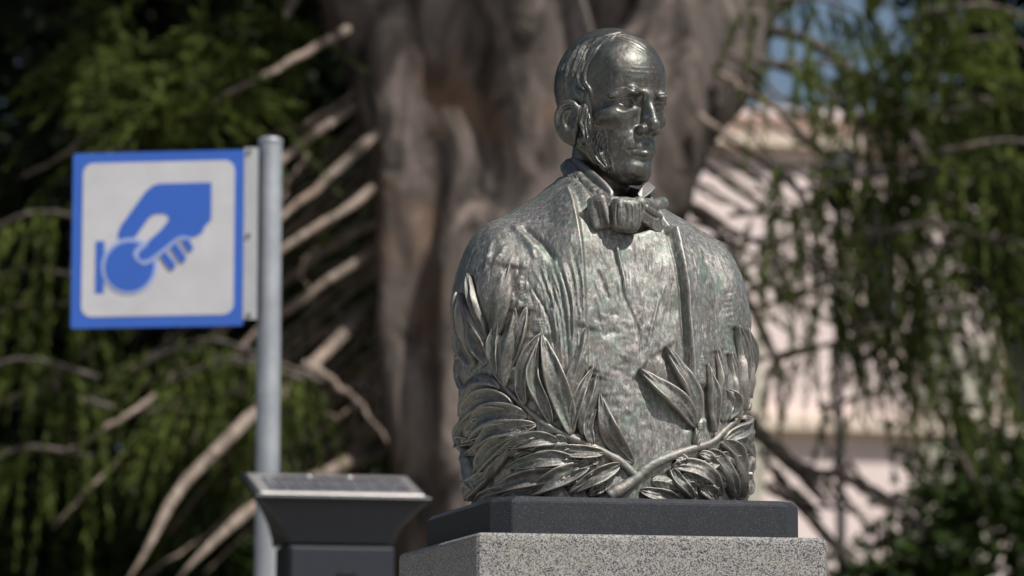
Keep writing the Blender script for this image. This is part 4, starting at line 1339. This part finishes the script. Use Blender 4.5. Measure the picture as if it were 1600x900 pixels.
LC = [(190, 50, 16.2), (230, 110, 16), (300, 130, 15.9), (260, 180, 15.8), (340, 170, 16), (390, 110, 16.4), (430, 60, 16.6), (210, 200, 16), (150, 130, 16.2), (330, 60, 16.4),
      (60, 330, 15.8), (40, 420, 15.9), (30, 560, 15.8), (60, 610, 15.9), (30, 700, 15.8), (70, 470, 16), (320, 530, 16), (360, 560, 15.9), (400, 560, 16.2), (280, 545, 16.3), (340, 610, 16),
      (480, 230, 18.6), (500, 300, 18.8), (520, 420, 18.6), (560, 480, 19), (470, 660, 18.6), (540, 560, 18.8), (410, 180, 17.4), (460, 100, 17.8), (250, 660, 18), (360, 690, 18.5), (560, 660, 19), (500, 760, 18.8), (580, 330, 18.8)]
for k, (x, y, d) in enumerate(LC):
    cluster(x, y, d, 0.10, 22, 0.46, 200 + k, fan=(-0.3, 0.1), hang=0.6 if y < 300 else 0.2, comb=y >= 300)
RC = [(1195, 440, 16.6), (1400, 610, 17.2), (1290, 0, 16.4), (1310, 100, 16.4), (1420, 110, 16.6), (1500, 40, 16.2), (1570, 60, 16), (1590, 160, 16), (1520, 150, 16.4), (1440, 170, 16.6), (1360, 190, 16.8),
      (1310, 260, 16.5), (1380, 270, 16.4), (1460, 260, 16.4), (1540, 260, 16.2), (1590, 300, 16), (1250, 330, 16.5), (1210, 370, 16.5), 
      (1260, 410, 16.4), (1320, 350, 16.2), (1400, 350, 16.2), (1480, 350, 16), (1560, 370, 16), (1290, 460, 16.5), (1350, 430, 16.4), (1430, 440, 16.2), (1510, 440, 16.2),
      (1580, 470, 16), (1300, 540, 16.6), (1350, 530, 16.6), (1400, 520, 16.6), (1450, 510, 16.4), (1590, 560, 16.6), (1600, 220, 15.8), (1560, 10, 15.8), (1480, 100, 15.8),
       ]
for k, (x, y, d) in enumerate(RC):
    cluster(x, y, d, 0.11, 10 if 1180 < x < 1500 and y > 300 else 22, 0.46, 400 + k, fan=(0.2, 0.1), hang=0.15, comb=k % 5 != 0)

# unseen high crown, added off-centre above the frame to shade the trees behind
r_ = np.random.default_rng(5)
n = 26000
ang = r_.uniform(0, 2 * math.pi, n); rad = 7.5 * np.sqrt(r_.uniform(0, 1, n)); hz = r_.uniform(0, 1, n)
Cc = np.stack([rad * np.cos(ang) - 2.6, rad * np.sin(ang) + 4.4, 6.2 + 6.5 * hz * (1 - (rad / 9) ** 2) + 0.1 * rad], 1)
clump = vnoise(Cc, 1.3, 9)
Cc = Cc[clump > -0.02]
foliage_obj('crown', Cc, unit(r_.normal(size=Cc.shape) + np.array([0, 0, -0.4])), r_.uniform(0.22, 0.42, len(Cc)), M_needle, tree, r_, 0.55)
for k in range(14):
    a = k * 2.4; P = np.array([[0.0, 0, 4.6 + 0.3 * k], [1.5 * math.cos(a), 1.5 * math.sin(a), 6 + 0.3 * k], [5 * math.cos(a), 5 * math.sin(a) + 1, 7 + 0.25 * k]])
    V, F = sweep(resample(P, 12), np.linspace(0.12, 0.03, 12), 8, 0.05)
    mesh_obj('branch', V, F, M_twig_dark, tree)

# ---- dense dark trees further back on the left, shrubs low on both sides
def dense_tree(name, label, cx, cy, h, rx, rz, zc, n, leaf, mat, seed, group=None, cat='tree'):
    r_ = np.random.default_rng(seed)
    t = empty(name, (cx, cy, 0))
    tag(t, label, cat, group)
    P = unit(r_.normal(size=(n, 3))) * (r_.uniform(0.35, 1, n) ** 0.5)[:, None]
    P = P * np.array([rx, rx * 0.8, rz]) * (1 + 0.25 * vnoise(P * 2.2, 0.5, seed))[:, None] + np.array([0, 0, zc])
    P = P[P[:, 2] > 0.05]
    foliage_obj('crown', P, unit(r_.normal(size=P.shape)), r_.uniform(0.6, 1.3, len(P)) * leaf, mat, t, r_, 0.55)
    V, F = sweep(resample(np.array([[0, 0, 0], [0.1, 0, zc * 0.5], [0, 0.1, zc + rz * 0.4]]), 12), np.linspace(0.16, 0.05, 12) * (h / 5), 9, 0.08)
    tr = mesh_obj('trunk', V, F, M_twig_dark, t)
    for k in range(6):
        a = k * 2.2; z0 = zc * 0.7
        V, F = sweep(resample(np.array([[0, 0, z0], [rx * 0.4 * math.cos(a), rx * 0.4 * math.sin(a), z0 + rz * 0.3], [rx * 0.75 * math.cos(a), rx * 0.75 * math.sin(a), z0 + rz * 0.6]]), 8), np.linspace(0.07, 0.02, 8), 6)
        mesh_obj('limb', V, F, M_twig_dark, t)
    return t
gp = 'dark evergreens behind the forked tree'
dense_tree('evergreen_tree', 'broad dark evergreen filling the left edge of the view', -6.6, 17.5, 10, 4.6, 5.2, 5.6, 42000, 0.22, M_darkleaf, 1, gp)  # spread far out of view to darken what bust and slab reflect
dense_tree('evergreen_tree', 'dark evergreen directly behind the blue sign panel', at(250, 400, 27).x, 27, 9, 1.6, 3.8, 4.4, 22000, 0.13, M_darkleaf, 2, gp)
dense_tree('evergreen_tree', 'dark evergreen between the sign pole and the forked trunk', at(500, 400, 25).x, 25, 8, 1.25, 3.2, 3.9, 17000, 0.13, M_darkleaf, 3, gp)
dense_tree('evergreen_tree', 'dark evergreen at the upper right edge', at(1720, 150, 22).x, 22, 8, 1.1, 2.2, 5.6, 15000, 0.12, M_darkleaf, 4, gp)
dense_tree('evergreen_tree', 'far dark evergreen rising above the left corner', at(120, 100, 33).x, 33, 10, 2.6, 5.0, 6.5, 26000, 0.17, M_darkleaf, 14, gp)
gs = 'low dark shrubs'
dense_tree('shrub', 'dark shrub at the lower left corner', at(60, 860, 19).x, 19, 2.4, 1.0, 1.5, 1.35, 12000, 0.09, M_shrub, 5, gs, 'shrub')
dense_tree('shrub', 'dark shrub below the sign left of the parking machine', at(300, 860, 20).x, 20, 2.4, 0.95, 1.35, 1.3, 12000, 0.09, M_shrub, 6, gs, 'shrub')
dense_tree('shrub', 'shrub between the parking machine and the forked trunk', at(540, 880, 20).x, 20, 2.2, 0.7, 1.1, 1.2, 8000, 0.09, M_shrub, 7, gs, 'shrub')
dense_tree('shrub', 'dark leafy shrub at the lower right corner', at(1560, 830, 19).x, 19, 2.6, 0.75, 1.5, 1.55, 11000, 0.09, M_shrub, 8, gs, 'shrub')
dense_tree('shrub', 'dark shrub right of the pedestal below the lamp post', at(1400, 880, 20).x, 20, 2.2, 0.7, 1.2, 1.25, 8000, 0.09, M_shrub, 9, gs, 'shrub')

# ---- pink house
DB = 42.0
bx = at(1330, 500, DB).x
house = empty('pink_house', (bx, DB, 0), R(14))
tag(house, 'pink stucco house with cream cornice seen through the foliage on the right', 'building')
def hb(name, x0, x1, z0, z1, y0, y1, mat, parent=house, bev=0.0):
    return bm_obj(name, box_bm(x1 - x0, y1 - y0, z1 - z0, bev, 1, ((x0 + x1) / 2, (y0 + y1) / 2, (z0 + z1) / 2)), mat, parent)
def hx(px): return at(px, 500, DB).x - bx
def hz_(py): return at(1300, py, DB).z
wall = hb('wall', hx(700), hx(2100), 0, hz_(192), 0, 7, M_pink)
hb('parapet', hx(690), hx(2110), hz_(192) + 0.003, hz_(176), -0.15, 7.1, M_pink)
hb('upper_cornice', hx(690), hx(2110), hz_(236), hz_(222), -0.20, -0.002, M_cream)
hb('cornice', hx(690), hx(2110), hz_(675), hz_(655), -0.22, -0.002, M_cream)
hb('plinth_course', hx(690), hx(2110), 0, 0.8, -0.08, -0.002, M_cream)
for (x0, x1) in ((1440, 1562), (1150, 1180)):
    hb('pilaster', hx(x0), hx(x1), 0.8, hz_(530), -0.12, -0.003, M_shutter)
for (x0, x1, y0, y1) in ((1580, 1660, 400, 720), (1340, 1410, 300, 520), (1900, 1980, 400, 720)):
    w_ = hb('window', hx(x0), hx(x1), hz_(y1), hz_(y0), -0.10, -0.003, M_cream)
    hb('pane', hx(x0 + 7), hx(x1 - 7), hz_(y1 - 8), hz_(y0 + 8), -0.115, -0.095, M_glass, w_)
    m_ = 5
    for k in range(m_):
        xa = x0 + 7 + (x1 - x0 - 14) * (k + 0.5) / m_
        hb('bar', hx(xa - 2), hx(xa + 2), hz_(y1 - 8), hz_(y0 + 8), -0.16, -0.13, M_darkwood, w_)

# ---- dark post
DL = 25.0
post = empty('lamp_post', (at(1311, 600, DL).x, DL, 0))
tag(post, 'thin dark metal lamp post among the hanging foliage on the right', 'lamp post')
zt_ = at(1311, 330, DL).z
V, F = sweep([(0, 0, 0), (0, 0, 0.5), (0, 0, 0.55), (0, 0, zt_ * 0.6), (0, 0, zt_)], [0.07, 0.065, 0.035, 0.033, 0.028], 14)
mesh_obj('shaft', V, F, M_post, post)
V, F = sweep([(0, 0, zt_), (0, 0, zt_ + 0.05), (0, 0, zt_ + 0.35), (0, 0, zt_ + 0.45)], [0.05, 0.09, 0.14, 0.03], 6)
mesh_obj('lantern', V, F, M_post, post)
